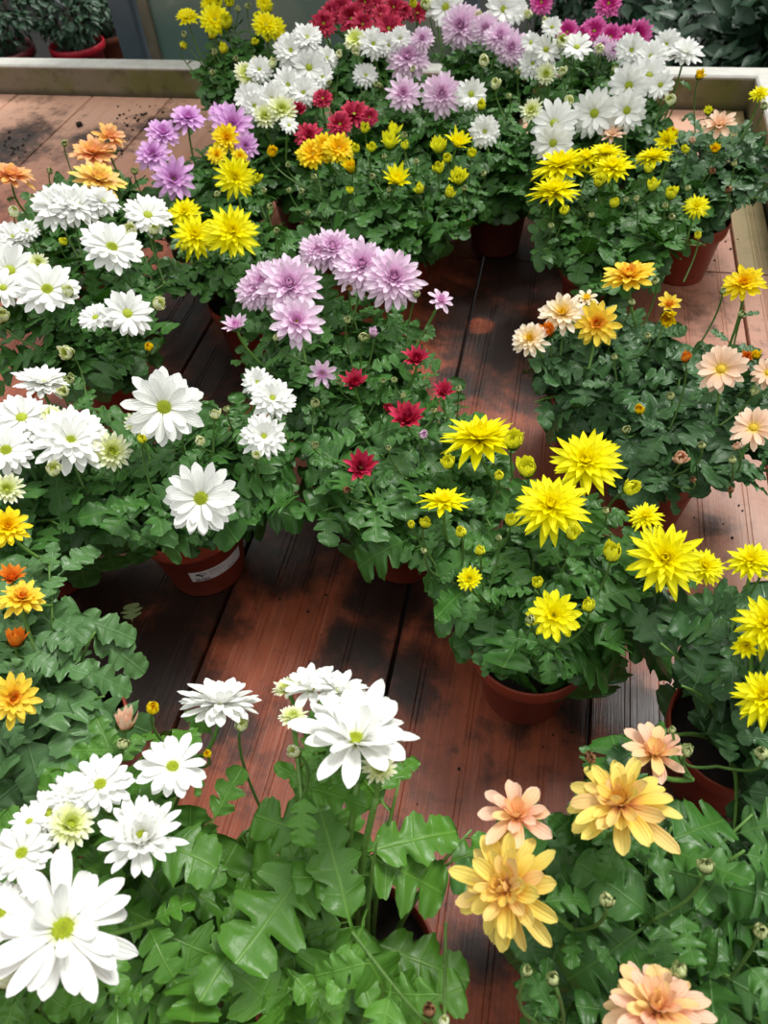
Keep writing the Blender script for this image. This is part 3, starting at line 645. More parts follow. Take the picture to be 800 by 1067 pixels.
PLANTS = [
 dict(label='white daisy chrysanthemum in the terracotta pot with a paper price sticker', pot=(217, 590), H=.285, R=.150, ps=1.1, leaf='mid', main=W, sticker=True, EX=[(212, 545, .16, 222, 572, .135, .9, .8)], F=[
   (171, 424, 80, D, W, t(.05, .15)), (209, 519, 78, D, W, t(.0, .1)), (275, 454, 50, DN, W, t(.1, .3)), (284, 414, 50, DN, W, t(.1, .45)), (268, 398, 34, DN, W), (143, 441, 28, OP, CM, dict(dz=-.02)),
   (148, 457, 12, BU, Y), (224, 432, 14, BA, CM), (209, 459, 13, BU, CM), (267, 474, 12, BU, CM), (236, 426, 9, BU, GB)]),
 dict(label='white chrysanthemum at the left edge, its heads crowded over the peach-gold plant', pot=(128, 592), H=.285, R=.145, leaf='mid', main=W, nudge=(-.085, -.02), EX=[(85, 530, .13, 62, 600, .05, 1.2), (105, 535, .13, 118, 592, .05, 1.1), (75, 545, .12, 90, 612, .04, 1.2), (50, 545, .12, 40, 600, .05, 1.2), (120, 525, .14, 150, 585, .06, 1.1)], F=[
   (44, 397, 60, DN, W, t(-.05, .9)), (22, 434, 60, D, W, t(-.2, .6)), (54, 432, 26, OP, CM, t(.2, .6)), (74, 457, 80, DN, W, t(.05, .55)), (117, 470, 44, OP, CM, t(.15, .2)), (6, 468, 62, D, W, t(-.1, .5)),
   (56, 489, 20, BA, CM), (7, 509, 36, OP, CM, t(0, .3)), (70, 368, 19, BA, CM, t(-.4, .2)), (73, 395, 13, BU, GB), (66, 408, 16, BA, CM), (-14, 440, 60, D, W)]),
 dict(label='white daisy chrysanthemum with cream buds, next behind the crowded white one at left', pot=(140, 420), H=.285, R=.18, leaf='mid', main=W, nudge=(-.02, 0), F=[
   (133, 326, 54, D, W, t(.1, .45)), (99, 330, 36, D, W, t(-.4, .6)), (165, 317, 18, BA, CM, t(.5, .4)), (155, 361, 11, BU, G), (49, 300, 64, D, W, t(-.1, .6)), (10, 281, 60, D, W, t(-.1, .45)),
   (40, 273, 22, OP, CM), (3, 299, 44, SG, W), (71, 304, 15, BA, CM), (1, 329, 22, BA, CM), (117, 256, 64, D, W, t(.15, .65)), (136, 241, 19, BA, CM, t(-.3, .4)), (160, 239, 14, BU, CM),
   (59, 214, 54, DN, W, t(-.1, .6)), (80, 213, 56, DN, W, t(.1, .7)), (108, 209, 38, DN, W, t(.3, .7)), (154, 223, 50, D, W, t(.0, .68)), (14, 246, 40, DN, W, t(-.1, .7)), (66, 251, 10, BU, Y), (28, 240, 28, DN, W), (-5, 262, 40, D, W), (14, 220, 14, BU, CM)]),
 dict(label='salmon and orange chrysanthemum at the rear left, beside the bare boards', pot=(130, 318), H=.265, R=.16, leaf='mid', main='salmon', nudge=(-.03, 0), F=[
   (12, 182, 48, SM, 'salmon', t(0, .9)), (97, 158, 50, SM, 'salmon', t(-.1, .85)), (115, 142, 36, FW, 'salmon', t(.2, .75)), (103, 186, 56, SM, 'sunset', t(.1, .85)), (67, 149, 9, BU, GB), (140, 178, 9, BU, GB), (52, 178, 8, BU, GB), (34, 205, 8, BU, GB)]),
 dict(label='mauve chrysanthemum with violet-pink heads, left of the white and crimson ones', pot=(232, 286), H=.265, R=.145, leaf='mid', main='mauve', F=[
   (181, 186, 46, SM, 'mauve', t(0, .3)), (159, 160, 38, SM, 'mauve', t(-.1, .5)), (170, 138, 36, SM, 'mauve', t(0, .7)), (196, 122, 38, SM, 'mauve', t(0, .78)), (242, 130, 50, SM, 'mauve', t(.1, .5)), (256, 152, 30, SM, 'mauve'),
   (236, 143, 32, SM, G, t(0, .5)), (226, 161, 22, SM, G), (250, 163, 18, SM, G), (228, 119, 26, SM, 'mauve')]),
 dict(label='lemon yellow double chrysanthemum behind the light pink one, left of centre', pot=(270, 366), H=.255, R=.15, leaf='mid', main=Y, F=[
   (245, 184, 46, SK, Y, t(0, .3)), (192, 221, 38, SK, Y, t(-.1, .6)), (203, 245, 50, SK, Y, t(0, .5)), (242, 241, 60, SK, Y, t(.1, .45)), (226, 202, 9, BU, GB), (268, 186, 12, BA, Y), (192, 256, 12, BU, Y), (281, 215, 8, BU, GB), (288, 240, 8, BU, GB), (275, 198, 8, BU, GB)]),
 dict(label='tall yellow button chrysanthemum standing against the rear rim at left', pot=(273, 158), H=.30, R=.125, leaf='mid', main=Y, F=[
   (195, 17, 24, DN, Y, t(-.2, .8)), (224, 20, 34, DN, Y, t(0, .55)), (236, 24, 16, BA, Y), (219, 4, 22, DN, Y), (239, 2, 13, BA, Y), (228, 3, 12, BA, Y), (233, 51, 12, BA, Y), (221, 36, 11, BA, Y), (191, 47, 9, BU, Y), (192, 36, 8, BU, GB), (223, 54, 8, BU, GB),
   (265, 43, 9, BU, Y), (277, 25, 30, DN, Y, t(0, .7)), (286, 29, 24, DN, Y), (279, 39, 11, BA, Y), (275, 3, 18, DN, Y), (280, 8, 12, BA, Y), (267, 16, 9, BU, Y), (246, 61, 7, BU, GB), (221, 75, 7, BU, GB), (258, 6, 8, BU, GB), (248, 9, 8, BU, GB), (212, 11, 8, BU, GB)]),
 dict(label='white chrysanthemum with a tight heap of heads between the yellow button and crimson ones', pot=(318, 236), H=.285, R=.16, leaf='mid', main=W, dark_pot=True, F=[
   (320, 38, 34, DN, W, t(.1, .7)), (303, 52, 38, DN, W), (318, 56, 40, DN, W, t(0, .5)), (322, 70, 38, D, W, t(.1, .3)), (341, 60, 26, DN, W, t(.3, .6)), (270, 72, 30, DN, W, t(-.2, .5)), (257, 78, 28, DN, CM), (300, 88, 36, DN, W), (283, 103, 38, DN, W),
   (265, 110, 34, DN, W), (294, 114, 34, OP, CM), (276, 121, 28, OP, CM), (284, 66, 13, BA, CM), (258, 101, 34, SG, W, t(-.4, .4)), (316, 96, 36, DN, W), (353, 56, 9, BU, CM), (343, 86, 7, BU, GB), (266, 62, 9, BU, CM), (335, 79, 28, D, W), (301, 130, 20, SG, W)]),
 dict(label='crimson chrysanthemum at the very back, behind the small white heads', pot=(392, 160), H=.30, R=.125, leaf='mid', main='crimson', F=[
   (337, 24, 28, DN, 'crimson'), (356, 9, 28, DN, 'crimson'), (366, 19, 32, DN, 'crimson'), (346, 13, 26, DN, 'crimson'), (390, 7, 26, DN, 'crimson'), (410, 7, 24, DN, 'crimson'), (420, 12, 20, DN, 'crimson'), (435, 13, 24, DN, 'crimson'),
   (405, 29, 36, DN, 'crimson', t(0, .55)), (378, 25, 26, DN, 'crimson'), (380, 2, 22, DN, 'crimson'), (397, 14, 22, DN, 'crimson')]),
 dict(label='crimson chrysanthemum with low dark red heads, behind the golden and yellow-budded one', pot=(364, 262), H=.235, R=.15, leaf='mid', main='crimson', F=[
   (336, 102, 24, DN, 'crimson', t(0, .7)), (312, 115, 16, HF, 'crimson'), (369, 118, 34, DN, 'crimson', t(.1, .75)), (354, 129, 28, DN, 'crimson'), (322, 141, 32, SM, 'crimson', t(0, .5)), (385, 122, 20, DN, 'crimson'), (381, 78, 28, DN, W, t(0, .5)), (392, 88, 8, BU, GB)]),
 dict(label='soft pink chrysanthemum among small white heads, at the back of the bench', pot=(452, 236), H=.285, R=.16, leaf='mid', main='pink', F=[
   (425, 60, 46, PM, 'pink', t(0, .5)), (417, 40, 26, DN, W), (440, 40, 26, PM, 'pink'), (420, 97, 38, SM, 'pink', t(0, .35)), (460, 98, 46, PM, 'pink', t(0, .25)), (370, 41, 26, DN, CM, t(-.3, .6)), (389, 45, 34, DN, W), (405, 47, 26, DN, W),
  
   (430, 71, 8, BU, CM), (372, 54, 10, BU, CM), (395, 89, 7, BU, GB)]),
 dict(label='pale lilac-pink chrysanthemum at the top of the picture, right of the crimson one', pot=(512, 170), H=.30, R=.135, leaf='mid', main='pink', F=[
   (481, 27, 48, PM, 'pink'), (506, 30, 32, PM, 'pink'), (521, 38, 36, PM, 'pink'), (533, 50, 36, PM, 'pink'), (464, 7, 42, D, W, t(0, .3)), (525, 9, 38, D, W, t(.1, .4)), (444, 5, 15, BA, CM), (537, 11, 30, SG, W), (550, 15, 11, BU, CM), (452, 3, 20, DN, W), (545, 48, 26, PM, 'pink'), (498, 17, 12, BU, CM), (430, 3, 10, BU, Y)]),
 dict(label='golden chrysanthemum full of upright yellow buds, in the middle of the rear rows', pot=(418, 300), H=.27, R=.19, nb=32, leaf='mid', main=Y, F=[
   (326, 160, 36, DN, G, t(-.1, .55)), (339, 153, 32, DN, G), (353, 154, 34, DN, G, t(.1, .55)), (365, 174, 17, CR, G), (380, 134, 13, BA, Y), (406, 147, 22, CR, Y, t(0, .75)), (410, 135, 17, CR, Y, t(.2, .8)), (371, 155, 11, BA, Y), (387, 154, 12, BA, Y), (422, 151, 11, BU, Y), (421, 141, 8, BU, GB),
   (413, 189, 28, HF, Y, t(.1, .75)), (437, 197, 13, BA, Y), (457, 152, 20, CR, Y, t(-.1, .8)), (476, 151, 26, HF, Y, t(.3, .8)), (492, 160, 11, BA, Y), (466, 165, 12, BA, Y), (457, 175, 14, BA, Y), (477, 185, 22, CR, Y), (468, 201, 13, BA, Y), (365, 198, 10, BU, Y), (434, 168, 8, BU, GB),
   (388, 184, 8, BU, GB), (283, 158, 14, BA, G), (504, 181, 8, BU, GB), (314, 199, 8, BU, GB), (301, 198, 7, BU, GB), (321, 222, 7, BU, GB), (405, 198, 7, BU, GB), (300, 172, 7, BU, GB), (327, 184, 9, BU, GB), (484, 196, 8, BU, GB), (400, 163, 7, BU, GB)]),
 dict(label='white chrysanthemum over a dark brown pot, its few heads left of the flat yellow ones', pot=(516, 256), H=.28, R=.150, leaf='mid', main=W, dark_pot=True, F=[
   (491, 98, 34, D, W, t(.2, .3)), (505, 137, 34, DN, W, t(.1, .2)), (516, 87, 14, BA, CM), (504, 63, 14, BU, CM), (501, 110, 12, BA, Y), (577, 128, 50, SG, W, t(0, .35)), (576, 149, 42, D, W, t(0, .15)), (554, 115, 26, OP, CM, t(-.3, .5)), (592, 106, 13, BA, CM), (530, 100, 8, BU, GB), (540, 75, 8, BU, GB)]),
 dict(label='large white daisy chrysanthemum directly in front of the magenta one, rear right', pot=(628, 238), H=.30, R=.165, leaf='mid', main=W, F=[
   (569, 51, 34, SG, W), (555, 66, 32, DN, W), (601, 48, 36, SG, W, t(.2, .7)), (586, 43, 17, BA, CM), (569, 77, 24, OP, CM), (658, 52, 36, DN, W), (678, 58, 38, DN, W), (694, 46, 32, DN, W), (714, 53, 38, DN, W, t(.2, .8)), (655, 89, 44, D, W, t(0, .15)),
   (676, 79, 42, D, W, t(.2, .3)), (688, 88, 30, SG, W), (653, 115, 42, D, W, t(.05, .2)), (619, 118, 48, D, W, t(0, .15)), (699, 104, 15, BA, CM), (586, 74, 11, BU, CM),
   (553, 44, 22, SG, W), (625, 51, 12, BU, CM), (568, 22, 10, BU, CM), (640, 72, 8, BU, GB), (575, 28, 22, SG, W)]),
 dict(label='magenta chrysanthemum at the back edge, behind the large white daisies', pot=(620, 176), H=.30, R=.14, leaf='mid', main='magenta', F=[
   (564, 2, 26, DN, 'magenta'), (591, 33, 26, DN, 'magenta'), (619, 32, 30, DN, 'magenta'), (636, 38, 28, DN, 'magenta'), (650, 38, 26, DN, 'magenta'), (665, 36, 30, DN, 'magenta'), (634, 3, 30, DN, 'magenta'), (628, 47, 22, PM, 'pink'), (606, 36, 22, DN, 'magenta'), (640, 52, 20, PM, 'pink')]),
 dict(label='flat-headed lemon yellow chrysanthemum in front of the large white daisies, rear right', pot=(614, 328), H=.265, R=.19, leaf='mid', main=Y, F=[
   (584, 171, 66, SK, Y, t(-.05, .96)), (577, 198, 58, SK, Y, t(0, .97)), (631, 159, 42, SK, Y, t(.1, .94)), (638, 174, 48, SK, Y, t(0, .9)), (612, 164, 38, SK, Y, t(0, .92)), (680, 163, 42, SK, Y, t(.0, .98)), (695, 147, 22, HF, Y), (700, 140, 15, BA, G), (726, 215, 28, SK, Y, t(.2, .5)),
   (624, 189, 15, BA, Y), (680, 193, 15, BA, Y), (699, 202, 16, BA, Y), (640, 212, 13, BA, Y), (588, 219, 12, BU, Y), (676, 175, 12, BU, Y), (714, 156, 10, BU, Y), (727, 245, 10, BU, Y), (663, 207, 8, BU, GB), (693, 214, 8, BU, GB), (574, 235, 8, BU, GB), (616, 224, 8, BU, GB), (652, 208, 7, BU, GB), (700, 226, 8, BU, GB)]),
 dict(label='sparse peach chrysanthemum in the rear right corner by the side rim', pot=(706, 284), H=.28, R=.19, off=(.02, .07), leaf='dark', main='peach', F=[
   (638, 140, 28, FW, 'peach', t(0, .8)), (749, 129, 38, FW, 'peach', t(.1, .75)), (729, 78, 12, CR, G), (791, 97, 22, SK, Y, t(.1, .8)), (745, 155, 12, CR, G), (717, 196, 8, BU, GB), (759, 197, 10, BU, 'brown'), (738, 116, 10, CR, Y), (796, 110, 10, BU, GB), (742, 178, 9, BU, 'brown'), (765, 170, 8, BU, GB), (721, 146, 8, BU, 'peach')]),
 dict(label='amber and yellow chrysanthemum with orange hearts, on the right half of the bench', pot=(612, 470), H=.265, R=.150, leaf='dark', main=A, F=[
   (655, 286, 56, SM, A, t(0, .88)), (586, 326, 50, SM, 'pale', t(-.1, .55)), (622, 337, 50, SM, A, t(0, .25)), (552, 353, 40, SM, 'pale', t(-.2, .5)), (571, 344, 20, CR, O), (611, 311, 26, FW, 'pale', t(.1, .7)), (697, 317, 26, FW, A), (695, 331, 20, CR, G, t(0, -.3)), (683, 293, 10, BU, GB),
   (666, 427, 14, BA, G), (699, 413, 11, BU, GB), (652, 448, 11, BU, GB), (675, 350, 8, BU, GB), (640, 372, 8, BU, GB), (658, 315, 9, BU, GB)]),
 dict(label='peach and gold daisy-like chrysanthemum at the right edge, above the bare boards', pot=(672, 532), H=.29, R=.165, leaf='dark', main='peach', ps=.95, off=(.05, .03), F=[
   (775, 294, 44, SM, G, t(0, .65)), (751, 384, 54, SG, 'peach', t(0, .4)), (714, 373, 13, BA, O), (778, 372, 15, CR, O), (788, 370, 12, CR, G), (800, 388, 36, SG, 'peach'), (785, 445, 48, SG, 'peach', t(.1, .4)), (709, 477, 18, BA, 'peach'), (731, 464, 10, BU, GB), (763, 479, 11, BU, GB), (786, 408, 11, BU, GB),
   (773, 327, 10, BU, GB), (753, 303, 9, BU, GB), (722, 500, 8, BU, 'brown'), (761, 510, 9, BU, 'brown'), (768, 465, 10, BA, 'peach')]),
 dict(label='light pink chrysanthemum with big double heads, in the centre of the bench', pot=(372, 466), H=.305, R=.145, leaf='mid', main='pink', nudge=(-.01, 0), F=[
   (302, 297, 70, PM, 'pink', t(-.1, .4)), (275, 295, 56, PM, 'pink', t(-.3, .45)), (309, 334, 58, SM, 'pink', t(-.1, .35)), (410, 290, 66, PM, 'pink', t(.2, .35)), (377, 277, 64, PM, 'pink', t(0, .5)), (347, 259, 52, PM, 'pink', t(-.1, .6)), (330, 262, 40, PM, 'pink'), (459, 313, 30, FW, 'pink', t(.3, .6)), (389, 347, 13, CR, 'pink', t(0, .8)),
   (378, 351, 13, BU, GB), (336, 389, 32, FW, 'pink', t(-.1, -.2)), (362, 333, 10, BU, GB), (287, 352, 9, BU, GB), (246, 341, 26, HF, 'pink', t(-.2, .7)), (434, 306, 10, BU, GB), (364, 300, 10, BU, 'brown'), (279, 278, 8, BU, GB), (264, 303, 40, PM, 'pink')]),
 dict(label='small crimson half-open chrysanthemum between the light pink and lemon yellow ones', pot=(421, 580), H=.235, R=.165, leaf='mid', main='crimson', drop=.035, F=[
   (434, 376, 28, HF, 'crimson', t(0, .7)), (370, 401, 28, HF, 'crimson', t(-.1, .75)), (462, 409, 22, HF, 'crimson'), (424, 438, 36, HF, 'crimson', t(0, .6)), (404, 425, 13, CR, 'crimson'), (376, 487, 32, HF, 'crimson', t(.1, .3)), (328, 420, 13, BU, GB), (328, 464, 10, BU, GB), (354, 398, 10, BU, GB), (399, 397, 8, BU, GB), (411, 396, 9, BU, GB),
   (441, 453, 12, BU, 'pink'), (405, 467, 8, BU, GB), (361, 510, 10, BU, 'brown'), (478, 405, 9, BU, GB), (420, 412, 8, BU, GB), (452, 428, 8, BU, GB)]),
 dict(label='lemon yellow spiky chrysanthemum, front of the centre, over a plain terracotta pot', pot=(545, 718), H=.27, R=.160, leaf='mid', main=Y, off=(.015, .02), EX=[
   (430, 560, .17, 370, 590, .13), (470, 590, .18, 440, 610, .13), (520, 640, .16, 470, 680, .08, 1.1), (560, 650, .18, 510, 720, .06, 1.1), (620, 660, .16, 615, 725, .06, 1.1), (640, 650, .16, 690, 700, .08), (585, 660, .16, 600, 730, .07)], F=[
   (499, 455, 90, SK, Y, t(0, .92)), (462, 521, 58, ST, Y, t(0, .9)), (467, 482, 18, BA, Y), (520, 495, 13, BU, Y), (610, 480, 78, SK, Y, t(.05, .55)), (574, 527, 82, SK, Y, t(0, .5)), (549, 488, 26, BA, Y), (657, 508, 22, BA, Y, t(.5, .3)), (535, 459, 26, BA, Y), (596, 556, 19, BA, Y), (638, 576, 26, BA, Y),
   (560, 607, 16, BA, Y), (613, 631, 18, BA, Y), (577, 641, 56, SM, Y, t(0, .15)), (552, 645, 12, BU, GB), (693, 582, 84, SK, Y, t(.1, .3)), (672, 538, 38, SK, Y, t(0, .7)), (734, 590, 46, SK, Y, t(.4, .5)), (631, 532, 10, BU, GB), (443, 545, 16, BA, Y), (428, 546, 10, BU, Y), (480, 554, 15, BU, Y), (500, 573, 14, BU, Y), (489, 603, 28, OP, Y, t(0, .3)), (532, 542, 17, BA, Y), (442, 574, 8, BU, GB), (520, 560, 8, BU, GB)]),
 dict(label='yellow chrysanthemum at the right edge, in front of the bare boards, over a dark pot', pot=(738, 806), H=.32, R=.150, leaf='dark', main=Y, off=(.02, .0), EX=[
   (740, 640, .2, 660, 640, .16), (760, 620, .24, 690, 660, .18), (770, 700, .12, 690, 740, .08)], F=[
   (782, 584, 52, SK, Y, t(0, .7)), (800, 650, 76, SK, Y, t(-.2, .5)), (778, 672, 26, HF, Y, t(-.2, -.3)), (797, 726, 70, SK, Y, t(-.3, .4)), (796, 595, 13, BU, GB), (715, 780, 15, BU, GB), (793, 785, 18, BU, GB)]),
 dict(label='golden and orange chrysanthemum at the left edge, in front of the crowded white one', pot=(150, 812), H=.295, R=.165, leaf='grey', main=A, nudge=(-.055, 0), off=(-.01, .02), EX=[
   (70, 640, .2, 140, 665, .16), (60, 600, .2, 100, 570, .18), (70, 690, .22, 130, 720, .16), (30, 760, .22, 100, 720, .2), (60, 670, .24, 10, 690, .22), (90, 655, .18, 150, 700, .13)], F=[
   (8, 548, 46, SM, G, t(0, .4)), (12, 603, 28, HF, O, t(0, .7)), (23, 622, 50, SM, A, t(0, .7)), (16, 665, 26, CR, O, t(0, .75)), (14, 727, 56, SM, A, t(.05, .1))]),
 dict(label='white daisy chrysanthemum in the front left corner, with the largest open head', pot=(232, 1005), H=.355, R=.155, leaf='bright', main=W, thick=1.0, nudge=(-.05, -.02), EX=[
   (190, 990, .2, 245, 880, .22, 1.0, .5), (130, 900, .22, 150, 1000, .2), (200, 1050, .2, 120, 990, .22, 1, .4), (220, 860, .26, 250, 800, .27, .8), (240, 1000, .18, 300, 950, .2, 1, .5), (90, 1060, .2, 150, 960, .2, 1.1, .4)], F=[
   (66, 966, 152, 'ragged', W, t(.12, .25, dz=.03, jit=1.7)), (147, 871, 92, OP, W, t(0, .5)), (180, 797, 72, SG, W, t(.1, .5)), (74, 858, 54, OP, CM, t(.2, .3)), (104, 816, 70, D, W, t(-.1, .55)), (22, 888, 66, D, W, t(-.2, .4)), (76, 828, 50, DN, W), (50, 846, 50, D, W), (5, 1018, 30, BA, CM), (0, 950, 66, D, W, t(-.3, .4)), (130, 751, 28, CR, 'peach', t(0, .8)), (159, 737, 17, BU, G),
   (128, 775, 16, BU, GB), (229, 730, 88, DN, W, t(0, .93)), (251, 755, 17, BA, CM, t(.1, .4)), (216, 785, 10, BU, G), (30, 855, 40, SG, W), (10, 1000, 30, SG, W)]),
 dict(label='tall white chrysanthemum with bright lobed leaves, front and centre', pot=(385, 1030), H=.36, R=.135, leaf='bright', main=W, thick=1.05, nb=10, nl=7, L=.088, ES=[[(385,1030,.1),(356,960,.17),(362,890,.25),(372,815,.31)],[(390,1030,.1),(372,960,.18),(378,890,.26),(392,830,.32)]], EX=[
   (372, 890, .24, 475, 865, .22, 1.0, .3), (372, 885, .24, 460, 930, .2, 1.0, .5), (360, 900, .24, 262, 905, .24, 1.1, .5), (350, 880, .24, 268, 850, .25, .9, .2), (365, 960, .22, 300, 975, .22, .9, .5), (380, 980, .18, 480, 1020, .15, 1.1, .2), (360, 965, .2, 385, 1045, .22, .9, .6),
   (330, 970, .18, 262, 960, .18, 1, .1), (400, 1067, .2, 480, 1030, .2, 1, .6), (330, 1067, .24, 375, 990, .24, .9, .8), (300, 1010, .24, 350, 1067, .22, 1, .7), (440, 1067, .22, 420, 1010, .2, .7, .6), (345, 830, .28, 290, 800, .28, .7, .5), (390, 830, .26, 435, 790, .24, .6, .2), (310, 1067, .2, 240, 1010, .24, 1.0, .8)], F=[
   (324, 716, 66, 'cupped', W, t(-.15, .84)), (354, 718, 60, 'cupped', W, t(.2, .82)), (371, 766, 126, 'cupped', W, t(.1, .74, dz=.02, jit=1.3)), (299, 717, 34, OP, CM, t(-.3, .75)), (305, 747, 34, OP, CM, t(-.1, .75)), (307, 783, 18, BA, CM, t(-.5, .4)), (395, 801, 38, OP, CM, t(0, .45)), (447, 1053, 17, BU, 'brown'), (463, 1064, 15, BU, CM)]),
 dict(label='yellow and peach chrysanthemum with large drooping heads in the front right corner', pot=(612, 1020), H=.345, R=.165, leaf='mid', main='sunset', thick=1.05, off=(.035, .02), nl=13, EX=[
   (640, 900, .26, 600, 990, .22, 1.1), (690, 880, .26, 760, 850, .24, 1, .3), (720, 960, .24, 660, 1000, .24, .9, .3), (760, 930, .24, 790, 1020, .2, 1, .4), (590, 960, .22, 560, 1050, .18, 1.1), (640, 870, .22, 655, 940, .26, .6)], F=[
   (646, 836, 112, BR, 'sunset', t(-.25, .55, jit=1.5)), (538, 848, 84, FW, 'blush', t(-.1, .5)), (527, 926, 124, BR, 'sunset', t(-.5, .15, jit=1.5)), (685, 1050, 116, BR, 'blush', t(0, .6)), (682, 784, 76, FW, 'blush', t(.1, .7, dz=-.02)), (615, 789, 14, BU, 'brown'), (632, 937, 20, BU, GB), (735, 902, 21, BU, GB), (708, 1010, 20, BU, GB), (576, 1020, 18, BU, GB),
   (549, 1012, 14, BU, GB), (793, 970, 20, BU, GB), (716, 782, 15, BU, GB), (700, 760, 10, BU, GB)]),
]
for i, s in enumerate(PLANTS):
    s['seed'] = i * 1.7; xy = plant_xy(s); nx, ny = s.get('nudge', (0, 0)); s['xy'] = np.array([xy[0] + nx, xy[1] + ny]); s['hi'] = xy[1] < 1.0
bad = [(i, j, round(float(np.linalg.norm(a['xy'] - b['xy'])), 3)) for i, a in enumerate(PLANTS) for j, b in enumerate(PLANTS) if i < j and np.linalg.norm(a['xy'] - b['xy']) < .134]
print('POT CLASH', bad); print('XY', [(i, s['xy'].round(2).tolist()) for i, s in enumerate(PLANTS)])
for s in PLANTS: make_plant(s)
for s in PLANTS: grow_plant(s)

# ------------------------------------------------------------------ printed sticker on the white plant's pot
def sticker(spec):
    from mathutils import Vector
    root = spec['root']; S = spec.get('ps', 1)
    q = P(228, 594, .05); a0 = math.atan2(q[1] - spec['xy'][1], q[0] - spec['xy'][0])
    pot = [c for c in root.children if c.name.startswith('pot')][0]
    wid, hgt = .050, .017; z0 = .056; K = 1.38
    def m(x, y, lift):                              # x along the sticker, y up it (metres from its centre)
        x *= K; y *= K; z = z0 + y; r = (.0475 + (z / S - .004) / .084 * .011) * S + lift; a = a0 + x / .053
        return [r * math.cos(a), r * math.sin(a), z]
    def patch(mb, x0, x1, y0, y1, lift, n=1):
        k = max(2, int(n) + 1); V = [m(x, y, lift) for y in (y0, y1) for x in np.linspace(x0, x1, k)]
        mb.add(V, grid_faces(2, k))
    mb = MB(); patch(mb, -wid / 2, wid / 2, -hgt / 2, hgt / 2, .0004, 24); st = mb.obj('price_sticker', STICK, pot); st['label'] = 'white printed paper sticker'
    pr = MB()
    # outline of a round tree crown with its dark trunk
    cx, cy = -.0155, .0035; th = np.linspace(0, 2 * PI, 25)
    V = [m(cx + r * .0045 * math.cos(a), cy + r * .0022 * math.sin(a), .0007) for r in (1.0, .8) for a in th]; pr.add(V, grid_faces(2, 25))
    V = [m(cx - .0022 + r * .0021 * math.cos(a), cy - .0004 + r * .0013 * math.sin(a), .0007) for r in (.05, 1.0) for a in th]; pr.add(V, grid_faces(2, 25))
    patch(pr, cx - .0007, cx + .0011, cy - .0042, cy - .0012, .0007)
    r = random.Random(3)
    def textline(x0, x1, y, h):
        x = x0
        while x < x1:
            w = r.choice((.0004, .0006, .0009)); patch(pr, x, x + w, y, y + h * r.uniform(.7, 1), .0007); x += w + .0003 + (.0006 if r.random() < .2 else 0)
    textline(-.0215, -.0105, -.0035, .0010)
    x = -.0215
    while x < -.0095:                                # bar code
        w = r.choice((.0003, .0005, .0008)); patch(pr, x, x + w, -.0072, -.0046, .0007); x += w + r.choice((.0002, .0004))
    textline(-.0085, .004, .0042, .0014); textline(-.0085, .006, .0016, .0007); textline(-.0085, .001, -.0004, .0007); textline(-.0015, .0015, -.0062, .0010)
    # large figures
    seg = {'1': [(.4, .6, 0, 1)], '.': [(.35, .65, 0, .2)], '8': [(0, .25, 0, 1), (.75, 1, 0, 1), (0, 1, 0, .18), (0, 1, .42, .58), (0, 1, .82, 1)], '6': [(0, .25, 0, 1), (.75, 1, 0, .5), (0, 1, 0, .18), (0, 1, .42, .58), (0, 1, .82, 1)]}
    x = .0045
    for ch in '1.8161':
        for (a, b, c, d) in seg[ch]: patch(pr, x + a * .0014, x + b * .0014, -.0060 + c * .0026, -.0060 + d * .0026, .0007)
        x += .0021
    pr.obj('lettering', PRINT, pot)
sticker(PLANTS[0])

# ------------------------------------------------------------------ the bench
bench = empty('nursery_bench', (0, 0, 0), 'long slatted nursery bench of red-brown boards with a raised pale rim', 'bench')
mb = MB()
XL, XR, Y0, Y1 = -2.06, .425, -.55, 2.10
edges = [-.137 + .24 * k for k in range(-8, 3)] + [.415]
for a, b in zip(edges[:-1], edges[1:]):
    for (ya, yb) in ((Y0, 1.376), (1.380, Y1)):
        # a board: flat top with four shallow pairs of lengthwise grooves
        xs = [a + .002, a + .0035]; zs = [-.003, 0.0]; w = b - a
        for k in range(1, 5):
            if w < .1 and k % 2: continue
            c = a + w * k / 5 + .014 * math.sin(k * 5 + a * 9)
            for o in (-.003, .003):
                xs += [c + o - .0008, c + o, c + o + .0008]; zs += [0.0, -.0007, 0.0]
        xs += [b - .0035, b - .002]; zs += [0.0, -.003]
        o = np.argsort(xs); xs = np.array(xs)[o]; zs = np.array(zs)[o]
        xs = np.concatenate([[a + .002], xs, [b - .002]]); zs = np.concatenate([[-.022], zs, [-.022]])
        n = len(xs); V = [[x, y, BENCH_Z + z] for y in (ya, yb) for x, z in zip(xs, zs)]
        f = grid_faces(2, n); mb.add(V, f)
        mb.add([[xs[0], ya, BENCH_Z - .022], [xs[-1], ya, BENCH_Z - .022], [xs[-1], yb, BENCH_Z - .022], [xs[0], yb, BENCH_Z - .022]], [[0, 3, 2, 1]])
        mb.add([[xs[0], ya, BENCH_Z - .022], [xs[-1], ya, BENCH_Z - .022], [xs[-1], ya, BENCH_Z - .001], [xs[0], ya, BENCH_Z - .001]], [[0, 1, 2, 3]])
mb.obj('bench_top', board_material(), bench, smooth=False)

